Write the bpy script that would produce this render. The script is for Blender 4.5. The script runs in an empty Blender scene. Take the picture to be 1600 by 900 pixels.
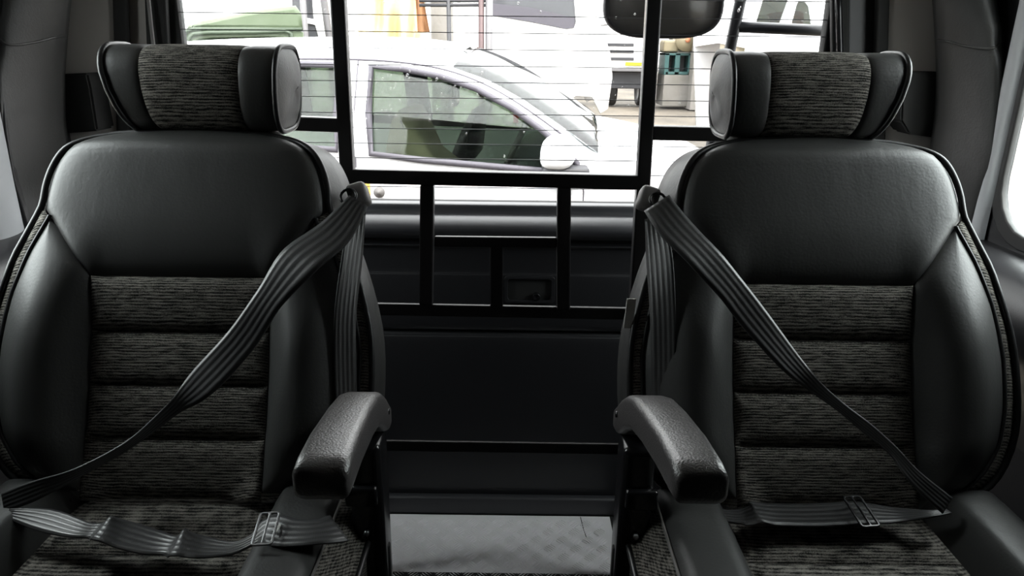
import bpy, bmesh, math, random
from mathutils import Vector, Matrix
random.seed(7)
S = bpy.context.scene
COL = S.collection
R = math.radians

# ------------------------------------------------------------------ camera
F, PITCH, ROLL, CAM = 1150.0, R(18.5), R(0.7), Vector((0, 0, 1.05))
cd = bpy.data.cameras.new('camera'); cam = bpy.data.objects.new('camera', cd); COL.objects.link(cam)
cd.sensor_width = 36; cd.lens = 36 * F / 1600; cd.clip_start = 0.02
cam.location = CAM
cam.rotation_euler = (Matrix.Rotation(R(90) - PITCH, 4, 'X') @ Matrix.Rotation(ROLL, 4, 'Z')).to_euler()
S.camera = cam
# ------------------------------------------------------------------ sky, sun, exposure
W = bpy.data.worlds.new('sky'); S.world = W; W.use_nodes = True
nt = W.node_tree; bg = nt.nodes['Background']
bg.inputs['Color'].default_value = (0.95, 0.99, 1.0, 1)
# overcast sky: three times as bright at the zenith as at the horizon (CIE overcast)
tc = nt.nodes.new('ShaderNodeTexCoord'); sx = nt.nodes.new('ShaderNodeSeparateXYZ'); nt.links.new(tc.outputs['Generated'], sx.inputs[0])
mr = nt.nodes.new('ShaderNodeMapRange'); mr.inputs[1].default_value = 0; mr.inputs[2].default_value = 1; mr.inputs[3].default_value = .6; mr.inputs[4].default_value = 1.8
nt.links.new(sx.outputs['Z'], mr.inputs[0]); nt.links.new(mr.outputs[0], bg.inputs['Strength'])
sd = bpy.data.lights.new('sun', 'SUN'); sd.energy = 0.6; sd.angle = R(8); sd.color = (1, .95, .88)
sun = bpy.data.objects.new('sun', sd); COL.objects.link(sun); sun.rotation_euler = (R(38), R(22), 0)
S.view_settings.view_transform = 'Standard'; S.view_settings.look = 'None'
S.view_settings.gamma = 1; S.view_settings.use_curve_mapping = False
S.view_settings.exposure = 3.75
FLOOR = -0.05; GROUND = -0.50
TAIL = 1.58          # inner face of the tailgate
CAGE = 1.31


def portal(name, loc, rot, sx, sy):
    d = bpy.data.lights.new(name, 'AREA'); d.shape = 'RECTANGLE'; d.size = sx; d.size_y = sy
    d.energy = 1.0; d.cycles.is_portal = True
    o = bpy.data.objects.new(name, d); COL.objects.link(o); o.location = loc; o.rotation_euler = rot


# daylight portals: guide sampling to the van's real window openings (give off nothing themselves)
portal('daylight_rear', (-.025, 1.605, 1.07), (R(-90), 0, 0), 1.33, .68)
portal('daylight_left', (-.93, 1.07, 1.03), (0, R(-90), 0), .60, .29)
portal('daylight_right', (.90, 1.12, 1.03), (0, R(90), 0), .60, .39)
portal('daylight_front', (-.02, -1.66, 1.02), (R(90), 0, 0), 1.5, .72)


# ------------------------------------------------------------------ helpers
def ray(px, py):
    dx = (px - 800) / F; dy = -(py - 450) / F
    c, s = math.cos(ROLL), math.sin(ROLL)
    x = dx * c - dy * s; y = dx * s + dy * c
    return Vector((x, math.cos(PITCH) + y * math.sin(PITCH), -math.sin(PITCH) + y * math.cos(PITCH)))


def atY(px, py, y):
    r = ray(px, py); return CAM + r * (y / r.y)


def atZ(px, py, z):
    r = ray(px, py); return CAM + r * ((z - CAM.z) / r.z)


def onplane(px, py, p0, n):
    r = ray(px, py); return CAM + r * ((Vector(p0) - CAM).dot(n) / r.dot(n))


def sm(a, b, x):
    t = min(1, max(0, (x - a) / (b - a))); return t * t * (3 - 2 * t)


def interp(tab, x):
    if x <= tab[0][0]: return tab[0][1]
    for (a, p), (b, q) in zip(tab, tab[1:]):
        if x <= b: return p + (q - p) * (x - a) / (b - a)
    return tab[-1][1]


def catmull(pts, n=6):
    pts = [Vector(p) for p in pts]; out = []
    for i in range(len(pts) - 1):
        p0 = pts[max(i - 1, 0)]; p1 = pts[i]; p2 = pts[i + 1]; p3 = pts[min(i + 2, len(pts) - 1)]
        for k in range(n):
            t = k / n
            out.append(.5 * ((2 * p1) + (p2 - p0) * t + (2 * p0 - 5 * p1 + 4 * p2 - p3) * t * t + (3 * p1 - p0 - 3 * p2 + p3) * t ** 3))
    out.append(pts[-1]); return out


def link(name, bm, m, parent=None, loc=(0, 0, 0), rot=(0, 0, 0), smooth=True, norm=True):
    if norm: bmesh.ops.recalc_face_normals(bm, faces=bm.faces)
    me = bpy.data.meshes.new(name); bm.to_mesh(me); bm.free()
    if smooth:
        for p in me.polygons: p.use_smooth = True
    me.materials.append(m)
    o = bpy.data.objects.new(name, me); COL.objects.link(o)
    o.parent = parent; o.location = loc; o.rotation_euler = rot
    if smooth:
        for e in me.edges: pass
    return o


def tag(o, label=None, cat=None, group=None, kind=None):
    if label: o['label'] = label
    if cat: o['category'] = cat
    if group: o['group'] = group
    if kind: o['kind'] = kind
    return o


def empty(name, loc, rz=0, label=None, cat=None, group=None, kind=None):
    o = bpy.data.objects.new(name, None); COL.objects.link(o); o.location = loc; o.rotation_euler = (0, 0, rz)
    o.empty_display_size = .1
    return tag(o, label, cat, group, kind)


def box(bm, lo, hi, bev=0, M=None, seg=2):
    lo = Vector(lo); hi = Vector(hi); c = (lo + hi) / 2; s = hi - lo
    g = bmesh.ops.create_cube(bm, size=1)
    vs = g['verts']
    bmesh.ops.scale(bm, vec=s, verts=vs)
    bmesh.ops.translate(bm, vec=c, verts=vs)
    if bev:
        es = list({e for v in vs for e in v.link_edges})
        r = bmesh.ops.bevel(bm, geom=es, offset=bev, segments=seg, profile=.5, affect='EDGES')
        vs = list({v for f in r['faces'] for v in f.verts} | {v for v in vs if v.is_valid})
    if M is not None: bmesh.ops.transform(bm, matrix=M, verts=vs)
    return vs


def bar(bm, a, b, wx, wz, bev=.003, up=Vector((0, 1, 0))):
    """square tube from a to b; wx = size across 'up', wz = size along 'up'."""
    a = Vector(a); b = Vector(b); d = b - a; L = d.length; z = d.normalized()
    y = (up - up.dot(z) * z).normalized(); x = y.cross(z)
    M = Matrix((( x.x, y.x, z.x, a.x), (x.y, y.y, z.y, a.y), (x.z, y.z, z.z, a.z), (0, 0, 0, 1)))
    return box(bm, (-wx / 2, -wz / 2, 0), (wx / 2, wz / 2, L), bev, M)


def tube(bm, pts, r, n=8, closed=False, cap=True):
    pts = [Vector(p) for p in pts]; N = len(pts); rings = []
    ref = None
    for i, p in enumerate(pts):
        if closed: t = pts[(i + 1) % N] - pts[i - 1]
        else: t = pts[min(i + 1, N - 1)] - pts[max(i - 1, 0)]
        t.normalize()
        if ref is None:
            ref = t.cross(Vector((0, 0, 1)))
            if ref.length < .1: ref = t.cross(Vector((1, 0, 0)))
        ref = (ref - ref.dot(t) * t).normalized(); b = t.cross(ref)
        rr = r[i] if isinstance(r, (list, tuple)) else r
        rings.append([bm.verts.new(p + (ref * math.cos(2 * math.pi * k / n) + b * math.sin(2 * math.pi * k / n)) * rr) for k in range(n)])
    for i in range(N if closed else N - 1):
        A = rings[i]; B = rings[(i + 1) % N]
        for k in range(n): bm.faces.new((A[k], A[(k + 1) % n], B[(k + 1) % n], B[k]))
    if cap and not closed:
        bm.faces.new(rings[0][::-1]); bm.faces.new(rings[-1])


def grid(bm, rows, closed_u=False):
    R_ = [[bm.verts.new(p) for p in r] for r in rows]
    for a, b in zip(R_, R_[1:]):
        n = len(a)
        for k in range(n if closed_u else n - 1):
            bm.faces.new((a[k], a[(k + 1) % n], b[(k + 1) % n], b[k]))
    return R_


def ribbon(bm, pts, wid, width, th=.0022, nx=8):
    """pts centre points, wid unit width vectors; solid strap with UVs (u across, v along)."""
    uv = bm.loops.layers.uv.verify()
    N = len(pts); top = []; bot = []; L = [0]
    for i in range(1, N): L.append(L[-1] + (Vector(pts[i]) - Vector(pts[i - 1])).length)
    for i in range(N):
        p = Vector(pts[i]); t = (Vector(pts[min(i + 1, N - 1)]) - Vector(pts[max(i - 1, 0)])).normalized()
        w = Vector(wid[i]); w = (w - w.dot(t) * t).normalized(); n = t.cross(w)
        wd = width[i] if isinstance(width, (list, tuple)) else width
        top.append([bm.verts.new(p + w * wd * (k / nx - .5) + n * th / 2) for k in range(nx + 1)])
        bot.append([bm.verts.new(p + w * wd * (k / nx - .5) - n * th / 2) for k in range(nx + 1)])
    def face(vs, uvs):
        f = bm.faces.new(vs)
        for l, c in zip(f.loops, uvs): l[uv].uv = c
    for i in range(N - 1):
        for k in range(nx):
            q = [(k / nx, L[i]), ((k + 1) / nx, L[i]), ((k + 1) / nx, L[i + 1]), (k / nx, L[i + 1])]
            face((top[i][k], top[i][k + 1], top[i + 1][k + 1], top[i + 1][k]), q)
            face((bot[i][k], bot[i + 1][k], bot[i + 1][k + 1], bot[i][k + 1]), [q[0], q[3], q[2], q[1]])
        for k in (0, nx):
            q = [(k / nx, L[i])] * 2 + [(k / nx, L[i + 1])] * 2
            face((top[i][k], top[i + 1][k], bot[i + 1][k], bot[i][k]), q)
    for i in (0, N - 1):
        for k in range(nx): face((top[i][k], top[i][k + 1], bot[i][k + 1], bot[i][k]), [(k / nx, L[i])] * 4)


def rrect(x0, y0, x1, y1, r, n=5):
    out = []
    for cx, cy, a in ((x1 - r, y1 - r, 0), (x0 + r, y1 - r, 90), (x0 + r, y0 + r, 180), (x1 - r, y0 + r, 270)):
        for k in range(n + 1):
            t = R(a + 90 * k / n); out.append((cx + r * math.cos(t), cy + r * math.sin(t)))
    return out


def plate_bm(outline, holes=(), th=.01, bev=0, fn=None):
    """flat plate with holes: outline in (a, b); result mesh a->x, b->z, thickness along y (0..th); fn maps points."""
    cu = bpy.data.curves.new('tmp', 'CURVE'); cu.dimensions = '2D'; cu.fill_mode = 'BOTH'
    cu.extrude = max(th / 2 - bev, 0); cu.bevel_depth = bev; cu.bevel_resolution = 1
    if bev: cu.offset = -bev
    for poly in [outline] + list(holes):
        sp = cu.splines.new('POLY'); sp.points.add(len(poly) - 1); sp.use_cyclic_u = True
        for p, q in zip(sp.points, poly): p.co = (q[0], q[1], 0, 1)
    ob = bpy.data.objects.new('tmp', cu); COL.objects.link(ob)
    me = bpy.data.meshes.new_from_object(ob)
    bpy.data.objects.remove(ob); bpy.data.curves.remove(cu)
    bm = bmesh.new(); bm.from_mesh(me); bpy.data.meshes.remove(me)
    bmesh.ops.remove_doubles(bm, verts=bm.verts, dist=1e-5)
    for v in bm.verts:
        a, b, c = v.co; v.co = Vector((a, th / 2 - c, b))
    if fn:
        for v in bm.verts: v.co = fn(v.co)
    return bm


# ------------------------------------------------------------------ materials
def mat(name, col, rough=.5, metal=0, spec=.5, bump=None, var=None, coat=0, sheen=0, bump2=None):
    m = bpy.data.materials.new(name); m.use_nodes = True; t = m.node_tree; b = t.nodes['Principled BSDF']
    b.inputs['Base Color'].default_value = (*col, 1); b.inputs['Roughness'].default_value = rough
    b.inputs['Metallic'].default_value = metal; b.inputs['Specular IOR Level'].default_value = spec
    b.inputs['Coat Weight'].default_value = coat; b.inputs['Sheen Weight'].default_value = sheen
    tc = t.nodes.new('ShaderNodeTexCoord')
    def noise(scale, detail=3, vec=(1, 1, 1)):
        mp = t.nodes.new('ShaderNodeMapping'); mp.inputs['Scale'].default_value = vec
        t.links.new(tc.outputs['Object'], mp.inputs['Vector'])
        n = t.nodes.new('ShaderNodeTexNoise'); n.inputs['Scale'].default_value = scale; n.inputs['Detail'].default_value = detail
        t.links.new(mp.outputs['Vector'], n.inputs['Vector']); return n.outputs['Fac']
    if bump:
        s, st, dist = bump[:3]
        f = noise(s, 4, bump[3] if len(bump) > 3 else (1, 1, 1))
        bp = t.nodes.new('ShaderNodeBump'); bp.inputs['Strength'].default_value = st; bp.inputs['Distance'].default_value = dist
        t.links.new(f, bp.inputs['Height']); t.links.new(bp.outputs['Normal'], b.inputs['Normal'])
        if bump2:
            b2 = t.nodes.new('ShaderNodeBump'); b2.inputs['Strength'].default_value = bump2[1]; b2.inputs['Distance'].default_value = bump2[2]
            t.links.new(noise(bump2[0], 3, (1.6, 1, .7)), b2.inputs['Height']); t.links.new(b2.outputs['Normal'], bp.inputs['Normal'])
    if var:
        s, c2, vec = var
        f = noise(s, 4, vec)
        cr = t.nodes.new('ShaderNodeValToRGB'); cr.color_ramp.elements[0].position = .38; cr.color_ramp.elements[1].position = .64
        cr.color_ramp.elements[0].color = (*col, 1); cr.color_ramp.elements[1].color = (*c2, 1)
        t.links.new(f, cr.inputs['Fac']); t.links.new(cr.outputs['Color'], b.inputs['Base Color'])
    return m


M = {}
M['leather'] = mat('black_leather', (.037, .0375, .037), .46, bump=(260, .25, .0012), spec=.45, bump2=(11, .25, .006))
M['piping'] = mat('piping', (.012, .012, .013), .4)
M['grain'] = mat('grained_plastic', (.058, .054, .054), .30, bump=(420, .5, .0016), spec=.9)
M['blackmetal'] = mat('gloss_black_steel', (.008, .008, .009), .22, spec=.5, bump=(30, .06, .002))
M['satin'] = mat('satin_black_steel', (.014, .013, .014), .34, spec=.5, bump=(60, .08, .002))
M['blackplastic'] = mat('black_plastic', (.015, .015, .017), .38, bump=(500, .12, .001))
M['ledge'] = mat('ledge_plastic', (.04, .04, .045), .42, bump=(500, .08, .001), spec=.6)
M['matteblack'] = mat('matte_black', (.008, .008, .008), .8)
M['greyplastic'] = mat('grey_plastic', (.14, .132, .128), .5, bump=(500, .1, .001))
M['trimgrey'] = mat('grey_pillar_trim', (.30, .28, .265), .6, bump=(600, .1, .001))
M['pillarlight'] = mat('pale_pillar_trim', (.48, .50, .52), .5, bump=(600, .1, .001))
M['headliner'] = mat('headliner', (.36, .345, .33), .9)
M['carpet'] = mat('dark_carpet', (.012, .012, .012), .95, bump=(300, .5, .003))
M['alu'] = mat('tread_aluminium', (.88, .86, .88), .32, metal=.1, bump=(35, .05, .003))
M['rubber'] = mat('black_rubber', (.012, .012, .012), .6)
M['cloth_tag'] = mat('grey_tag', (.5, .5, .47), .8)
M['chrome'] = mat('buckle_metal', (.32, .32, .33), .3, metal=1)
M['white'] = mat('white_car_paint', (.80, .80, .82), .25, coat=.4)
M['truckwhite'] = mat('white_truck_paint', (.82, .81, .80), .35)
M['green'] = mat('pale_green_paint', (.085, .115, .065), .5, var=(3, (.11, .14, .09), (1, 1, 1)))
M['dirt'] = mat('dry_ground', (.035, .029, .022), .95, bump=(9, .5, .05), var=(.5, (.11, .092, .07), (1, 1, 1)))
M['concrete'] = mat('concrete', (.12, .113, .10), .9, bump=(14, .3, .02), var=(2.2, (.16, .15, .14), (1, 1, 1)))
M['block'] = mat('concrete_block', (.13, .12, .10), .9, bump=(30, .3, .01))
M['darkgrey'] = mat('dark_grey_trim', (.03, .03, .034), .5)
M['beige'] = mat('beige_upholstery', (.30, .25, .18), .8)
M['greyseat'] = mat('grey_upholstery', (.16, .16, .15), .85)
M['teal'] = mat('teal_machine_paint', (.014, .055, .053), .5)
M['cream'] = mat('cream_drum', (.19, .16, .10), .6)
M['tarp'] = mat('orange_tarp', (.62, .48, .24), .7, var=(5, (.80, .72, .55), (1, 1, .4)))
M['steel'] = mat('galvanised_steel', (.13, .125, .13), .4, metal=.2)
M['yellow'] = mat('yellow_plate', (.25, .24, .01), .5)
M['red'] = mat('red_plastic', (.65, .05, .03), .5)
M['rust'] = mat('rusty_orange', (.42, .16, .08), .8)
M['leaf'] = mat('leaf_green', (.09, .20, .05), .7, var=(9, (.30, .40, .14), (1, 1, 1)))
M['bark'] = mat('bark', (.10, .08, .06), .9)
M['mirror'] = mat('mirror_glass', (.16, .155, .15), .12, metal=.25, spec=.9)


def fabric_mat():
    m = mat('woven_fabric', (.03, .03, .03), .9, spec=.12); t = m.node_tree; b = t.nodes['Principled BSDF']; L = t.links
    tc = t.nodes.new('ShaderNodeTexCoord')
    def noise(vec, det):
        mp = t.nodes.new('ShaderNodeMapping'); mp.inputs['Scale'].default_value = vec; L.new(tc.outputs['Object'], mp.inputs[0])
        n = t.nodes.new('ShaderNodeTexNoise'); n.inputs['Scale'].default_value = 1; n.inputs['Detail'].default_value = det; L.new(mp.outputs[0], n.inputs[0]); return n.outputs['Fac']
    def mth(op, a, c):
        n = t.nodes.new('ShaderNodeMath'); n.operation = op
        for i, q in enumerate((a, c)):
            if isinstance(q, (int, float)): n.inputs[i].default_value = q
            elif q is not None: L.new(q, n.inputs[i])
        return n.outputs[0]
    sep = t.nodes.new('ShaderNodeSeparateXYZ'); L.new(tc.outputs['Object'], sep.inputs[0])
    ln = mth('SINE', mth('ADD', mth('MULTIPLY', mth('ADD', sep.outputs['Z'], mth('MULTIPLY', sep.outputs['Y'], .6)), 2 * math.pi * 235), mth('MULTIPLY', noise((22, 22, 40), 2), 5)), None)
    f = mth('ADD', mth('MULTIPLY', ln, .11), mth('ADD', mth('MULTIPLY', noise((55, 60, 400), 4), .75), mth('MULTIPLY', noise((600, 600, 800), 2), .55)))
    cr = t.nodes.new('ShaderNodeValToRGB'); e = cr.color_ramp.elements; e[0].position = .50; e[1].position = .84
    e[0].color = (.010, .010, .0095, 1); e[1].color = (.25, .235, .212, 1)
    L.new(f, cr.inputs['Fac']); L.new(cr.outputs['Color'], b.inputs['Base Color'])
    bp = t.nodes.new('ShaderNodeBump'); bp.inputs['Strength'].default_value = .6; bp.inputs['Distance'].default_value = .0015
    L.new(f, bp.inputs['Height']); L.new(bp.outputs['Normal'], b.inputs['Normal'])
    return m


M['fabric'] = fabric_mat()
M['sealgrey'] = mat('grey_window_seal', (.075, .07, .085), .6)
M['innertrim'] = mat('grey_green_door_trim', (.58, .64, .58), .7)
M['amber'] = mat('amber_marker', (.75, .42, .08), .4)
M['truckglass'] = mat('truck_cab_glass', (.06, .062, .068), .1, spec=.8)
M['greenshade'] = mat('darker_green_paint', (.05, .07, .045), .5)
M['orangecloth'] = mat('orange_cloth', (.30, .15, .07), .8)
M['steelbrown'] = mat('brownish_steel', (.09, .06, .06), .5, metal=.3)
M['ladder'] = mat('ladder_black_paint', (.035, .037, .042), .35)


def belt_mat():
    m = mat('seat_belt_webbing', (.035, .035, .036), .42, spec=.6); t = m.node_tree; b = t.nodes['Principled BSDF']
    uv = t.nodes.new('ShaderNodeUVMap'); sep = t.nodes.new('ShaderNodeSeparateXYZ'); t.links.new(uv.outputs['UV'], sep.inputs[0])
    def wave(sock, f):
        mu = t.nodes.new('ShaderNodeMath'); mu.operation = 'MULTIPLY'; mu.inputs[1].default_value = f; t.links.new(sock, mu.inputs[0])
        s = t.nodes.new('ShaderNodeMath'); s.operation = 'SINE'; t.links.new(mu.outputs[0], s.inputs[0]); return s.outputs[0]
    a = wave(sep.outputs['X'], 2 * math.pi * 5); c = wave(sep.outputs['Y'], 2 * math.pi * 420)
    s2 = t.nodes.new('ShaderNodeMath'); s2.operation = 'MULTIPLY'; s2.inputs[1].default_value = .12; t.links.new(c, s2.inputs[0])
    ad = t.nodes.new('ShaderNodeMath'); ad.operation = 'ADD'; t.links.new(a, ad.inputs[0]); t.links.new(s2.outputs[0], ad.inputs[1])
    bp = t.nodes.new('ShaderNodeBump'); bp.inputs['Strength'].default_value = .3; bp.inputs['Distance'].default_value = .0008
    t.links.new(ad.outputs[0], bp.inputs['Height']); t.links.new(bp.outputs['Normal'], b.inputs['Normal'])
    mr = t.nodes.new('ShaderNodeMapRange'); mr.inputs[1].default_value = -1; mr.inputs[2].default_value = 1
    mr.inputs[3].default_value = .52; mr.inputs[4].default_value = .34
    t.links.new(a, mr.inputs[0]); t.links.new(mr.outputs[0], b.inputs['Roughness'])
    cr = t.nodes.new('ShaderNodeValToRGB'); cr.color_ramp.elements[0].color = (.020, .020, .020, 1); cr.color_ramp.elements[1].color = (.048, .048, .050, 1)
    m2 = t.nodes.new('ShaderNodeMapRange'); m2.inputs[1].default_value = -1; m2.inputs[2].default_value = 1
    t.links.new(a, m2.inputs[0]); t.links.new(m2.outputs[0], cr.inputs['Fac']); t.links.new(cr.outputs['Color'], b.inputs['Base Color'])
    return m


M['belt'] = belt_mat()


def glass_mat(name, tint, refl=.08):
    m = bpy.data.materials.new(name); m.use_nodes = True; t = m.node_tree
    for n in list(t.nodes):
        if n.type == 'BSDF_PRINCIPLED': t.nodes.remove(n)
    out = [n for n in t.nodes if n.type == 'OUTPUT_MATERIAL'][0]
    tr = t.nodes.new('ShaderNodeBsdfTransparent'); tr.inputs[0].default_value = (*tint, 1)
    gl = t.nodes.new('ShaderNodeBsdfGlossy'); gl.inputs['Roughness'].default_value = .02
    fr = t.nodes.new('ShaderNodeLayerWeight'); fr.inputs['Blend'].default_value = .5
    pw = t.nodes.new('ShaderNodeMath'); pw.operation = 'POWER'; pw.inputs[1].default_value = 5; t.links.new(fr.outputs['Facing'], pw.inputs[0])
    ad = t.nodes.new('ShaderNodeMath'); ad.operation = 'MULTIPLY_ADD'; ad.inputs[1].default_value = .9; ad.inputs[2].default_value = .02 + refl; t.links.new(pw.outputs[0], ad.inputs[0])
    mx = t.nodes.new('ShaderNodeMixShader'); t.links.new(ad.outputs[0], mx.inputs[0]); t.links.new(tr.outputs[0], mx.inputs[1]); t.links.new(gl.outputs[0], mx.inputs[2])
    t.links.new(mx.outputs[0], out.inputs[0]); return m


M['glass'] = glass_mat('window_glass', (.95, .97, .96), 0)
M['rearglass'] = glass_mat('rear_window_glass', (.66, .655, .65), 0)
M['carglass'] = glass_mat('car_glass', (.62, .68, .63), .02)
M['farglass'] = glass_mat('far_car_glass', (.42, .46, .40), .0)
M['tint'] = glass_mat('tinted_glass', (.012, .013, .013), .02)
M['screenglass'] = glass_mat('windshield_glass', (.30, .32, .32), .05)
M['darkglass'] = mat('dark_vehicle_glass', (.05, .055, .06), .08, spec=.8)
M['drop'] = glass_mat('rain_drop', (.98, .98, .98), .25)

WF = .94             # front edge of the side windows
XL, XR = -.90, .87      # inner faces of the side walls
# ------------------------------------------------------------------ van shell (the setting)
bm = bmesh.new(); box(bm, (XL - .1, -1.75, FLOOR - .05), (XR + .1, TAIL + .05, FLOOR)); tag(link('floor', bm, M['carpet'], smooth=False), kind='structure')
bm = bmesh.new(); box(bm, (XL - .1, -1.75, 1.42), (XR + .1, TAIL + .12, 1.47)); tag(link('ceiling', bm, M['headliner'], smooth=False), kind='structure')
# side walls: plates with a rounded window opening, sill ledge below
for nm, x, s in (('wall_left', XL, -1), ('wall_right', XR, 1)):
    ye = 1.305 if s > 0 else 1.20
    hole = rrect(WF, .74, ye, 1.32, .09)
    bm = plate_bm([(-1.75, FLOOR), (TAIL + .05, FLOOR), (TAIL + .05, 1.42), (-1.75, 1.42)], [hole[::-1]], .012, 0,
                  fn=lambda c, x=x, s=s: Vector((x + s * c.y, c.x, c.z)))
    w = tag(link(nm, bm, M['blackplastic'], smooth=False), kind='structure')
    # window with rubber gasket
    bm = plate_bm(rrect(WF - .02, .72, ye + .02, 1.34, .1), [rrect(WF + .004, .745, ye - .004, 1.315, .086)[::-1]], .012, .003,
                  fn=lambda c, x=x, s=s: Vector((x - .004 * s + s * c.y, c.x, c.z)))
    wn = tag(link('window_' + ('2' if s < 0 else '3'), bm, M['rubber'], smooth=False), kind='structure')
    bm = plate_bm(rrect(WF, .74, ye, 1.32, .09), [], .004, 0, fn=lambda c, x=x, s=s: Vector((x + s * (.004 + c.y), c.x, c.z)))
    link('pane', bm, M['glass'], wn, smooth=False)
    # pale pillar trim behind the window
    rows = []
    for i in range(9):
        t = i / 8; z = .70 + .68 * t
        y0 = ye + (.008 if s > 0 else .015); y1 = 1.355 if s > 0 else 1.312
        rows.append([(x - s * (.004 + .012 * math.sin(math.pi * k / 8) ** .7), y0 + (y1 - y0) * k / 8, z) for k in range(9)])
    bm = bmesh.new(); grid(bm, rows); tag(link('trim_' + ('1' if s < 0 else '2'), bm, M['pillarlight']), kind='structure')
    # rounded sill ledge / arm-rest moulding of the side panel
    prof = [(.0, .715), (.03, .71), (.065, .69), (.085, .65), (.085, .60), (.06, .55), (.03, .51), (.01, .46), (0, .40)]
    prof = [(a, b) for a, b, *_ in catmull([(p[0], p[1], 0) for p in prof], 3)]
    rows = [[(x - s * a, y, z) for a, z in prof] for y in (-1.2, -.5, .2, .8, 1.2, 1.40)]
    rows.append([(x - s * a * .3, 1.46, z) for a, z in prof])
    bm = bmesh.new(); grid(bm, rows); link('sill_ledge', bm, M['blackplastic'], w)
bm = plate_bm([(XL - .1, FLOOR), (XR + .1, FLOOR), (XR + .1, 1.42), (XL - .1, 1.42)], [rrect(XL + .1, .72, XR - .1, 1.34, .08)[::-1]], .05, 0, fn=lambda c: Vector((c.x, -1.70 + c.y, c.z)))
w = tag(link('wall_front', bm, M['blackplastic'], smooth=False), kind='structure')
bm = plate_bm(rrect(XL + .1, .72, XR - .1, 1.34, .08), [], .005, 0, fn=lambda c: Vector((c.x, -1.675 + c.y, c.z)))
wf = tag(link('window_4', bm, M['tint'], smooth=False), kind='structure')

# rear corner panels (quarter trim), D-pillars
def pix_strip(name, xs_top, xs_bot, y_top, y_bot, ya, yb, m, parent=None, bulge=0, kind='structure', n=6):
    """a vertical trim strip running between two edges, edge a at depth ya and edge b at depth yb, real thickness 12 mm."""
    rows = []
    for i in range(9):
        t = i / 8; py = y_top + (y_bot - y_top) * t
        a = atY(xs_top[0] + (xs_bot[0] - xs_top[0]) * t, py, ya); b = atY(xs_top[1] + (xs_bot[1] - xs_top[1]) * t, py, yb)
        rows.append([a.lerp(b, k / n) + Vector((0, -bulge * math.sin(math.pi * k / n), 0)) for k in range(n + 1)])
    bm = bmesh.new(); grid(bm, rows)
    r = bmesh.ops.extrude_face_region(bm, geom=bm.faces[:])
    bmesh.ops.translate(bm, vec=(0, .014, 0), verts=[v for v in r['geom'] if isinstance(v, bmesh.types.BMVert)])
    o = link(name, bm, m, parent)
    if kind and not parent: o['kind'] = kind
    return o


# left quarter panel + recess, right quarter panel + recess
tl = pix_strip('trim_3', (60, 182), (60, 196), -140, 330, 1.50, 1.56, M['trimgrey'], bulge=.015, n=12)
tr_ = pix_strip('trim_4', (1388, 1500), (1370, 1500), -140, 330, 1.56, 1.50, M['trimgrey'], bulge=.015, n=12)
for par, pts in ((tl, [(95, 116), (136, 114), (142, 140), (152, 205), (96, 209), (90, 160)]), (tr_, [(1411, 112), (1468, 112), (1470, 160), (1466, 216), (1420, 210), (1408, 190)])):
    bm = bmesh.new()
    q = [atY(a, b, 1.485) for a, b in pts]
    f = bm.faces.new([bm.verts.new(p) for p in q])
    r = bmesh.ops.extrude_face_region(bm, geom=[f]); bmesh.ops.translate(bm, vec=(0, .09, 0), verts=[v for v in r['geom'] if isinstance(v, bmesh.types.BMVert)])
    bmesh.ops.bevel(bm, geom=bm.edges[:], offset=.004, segments=2, affect='EDGES')
    link('recess_panel', bm, M['matteblack'], par, smooth=False)
pix_strip('trim_5', (172, 192), (186, 206), -140, 330, 1.545, 1.545, M['matteblack'])
pix_strip('trim_6', (188, 226), (203, 250), -140, 330, 1.575, 1.575, M['trimgrey'], n=6)
pix_strip('trim_7', (220, 251), (241, 275), -140, 330, 1.56, 1.57, M['matteblack'])
pix_strip('trim_8', (1376, 1394), (1362, 1380), -140, 330, 1.545, 1.545, M['matteblack'])
pix_strip('trim_9', (1322, 1380), (1318, 1366), -140, 330, 1.575, 1.575, M['darkgrey'])
pix_strip('trim_10', (1300, 1328), (1303, 1326), -140, 330, 1.565, 1.56, M['matteblack'])
bm = bmesh.new(); tube(bm, [atY(1308, -60, 1.55), atY(1311, 40, 1.55), atY(1313, 110, 1.55), atY(1314, 250, 1.55)], .007); 
tag(link('gas_strut', bm, M['blackmetal']), 'slim black gas strut beside the rear window, right edge', 'strut')
bm = bmesh.new(); tube(bm, [atY(226, -60, 1.55), atY(236, 40, 1.55), atY(244, 110, 1.55), atY(256, 250, 1.55)], .004)
tag(link('weather_strip', bm, M['greyplastic']), 'thin grey edge strip beside the rear window, left edge', 'strip')

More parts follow.
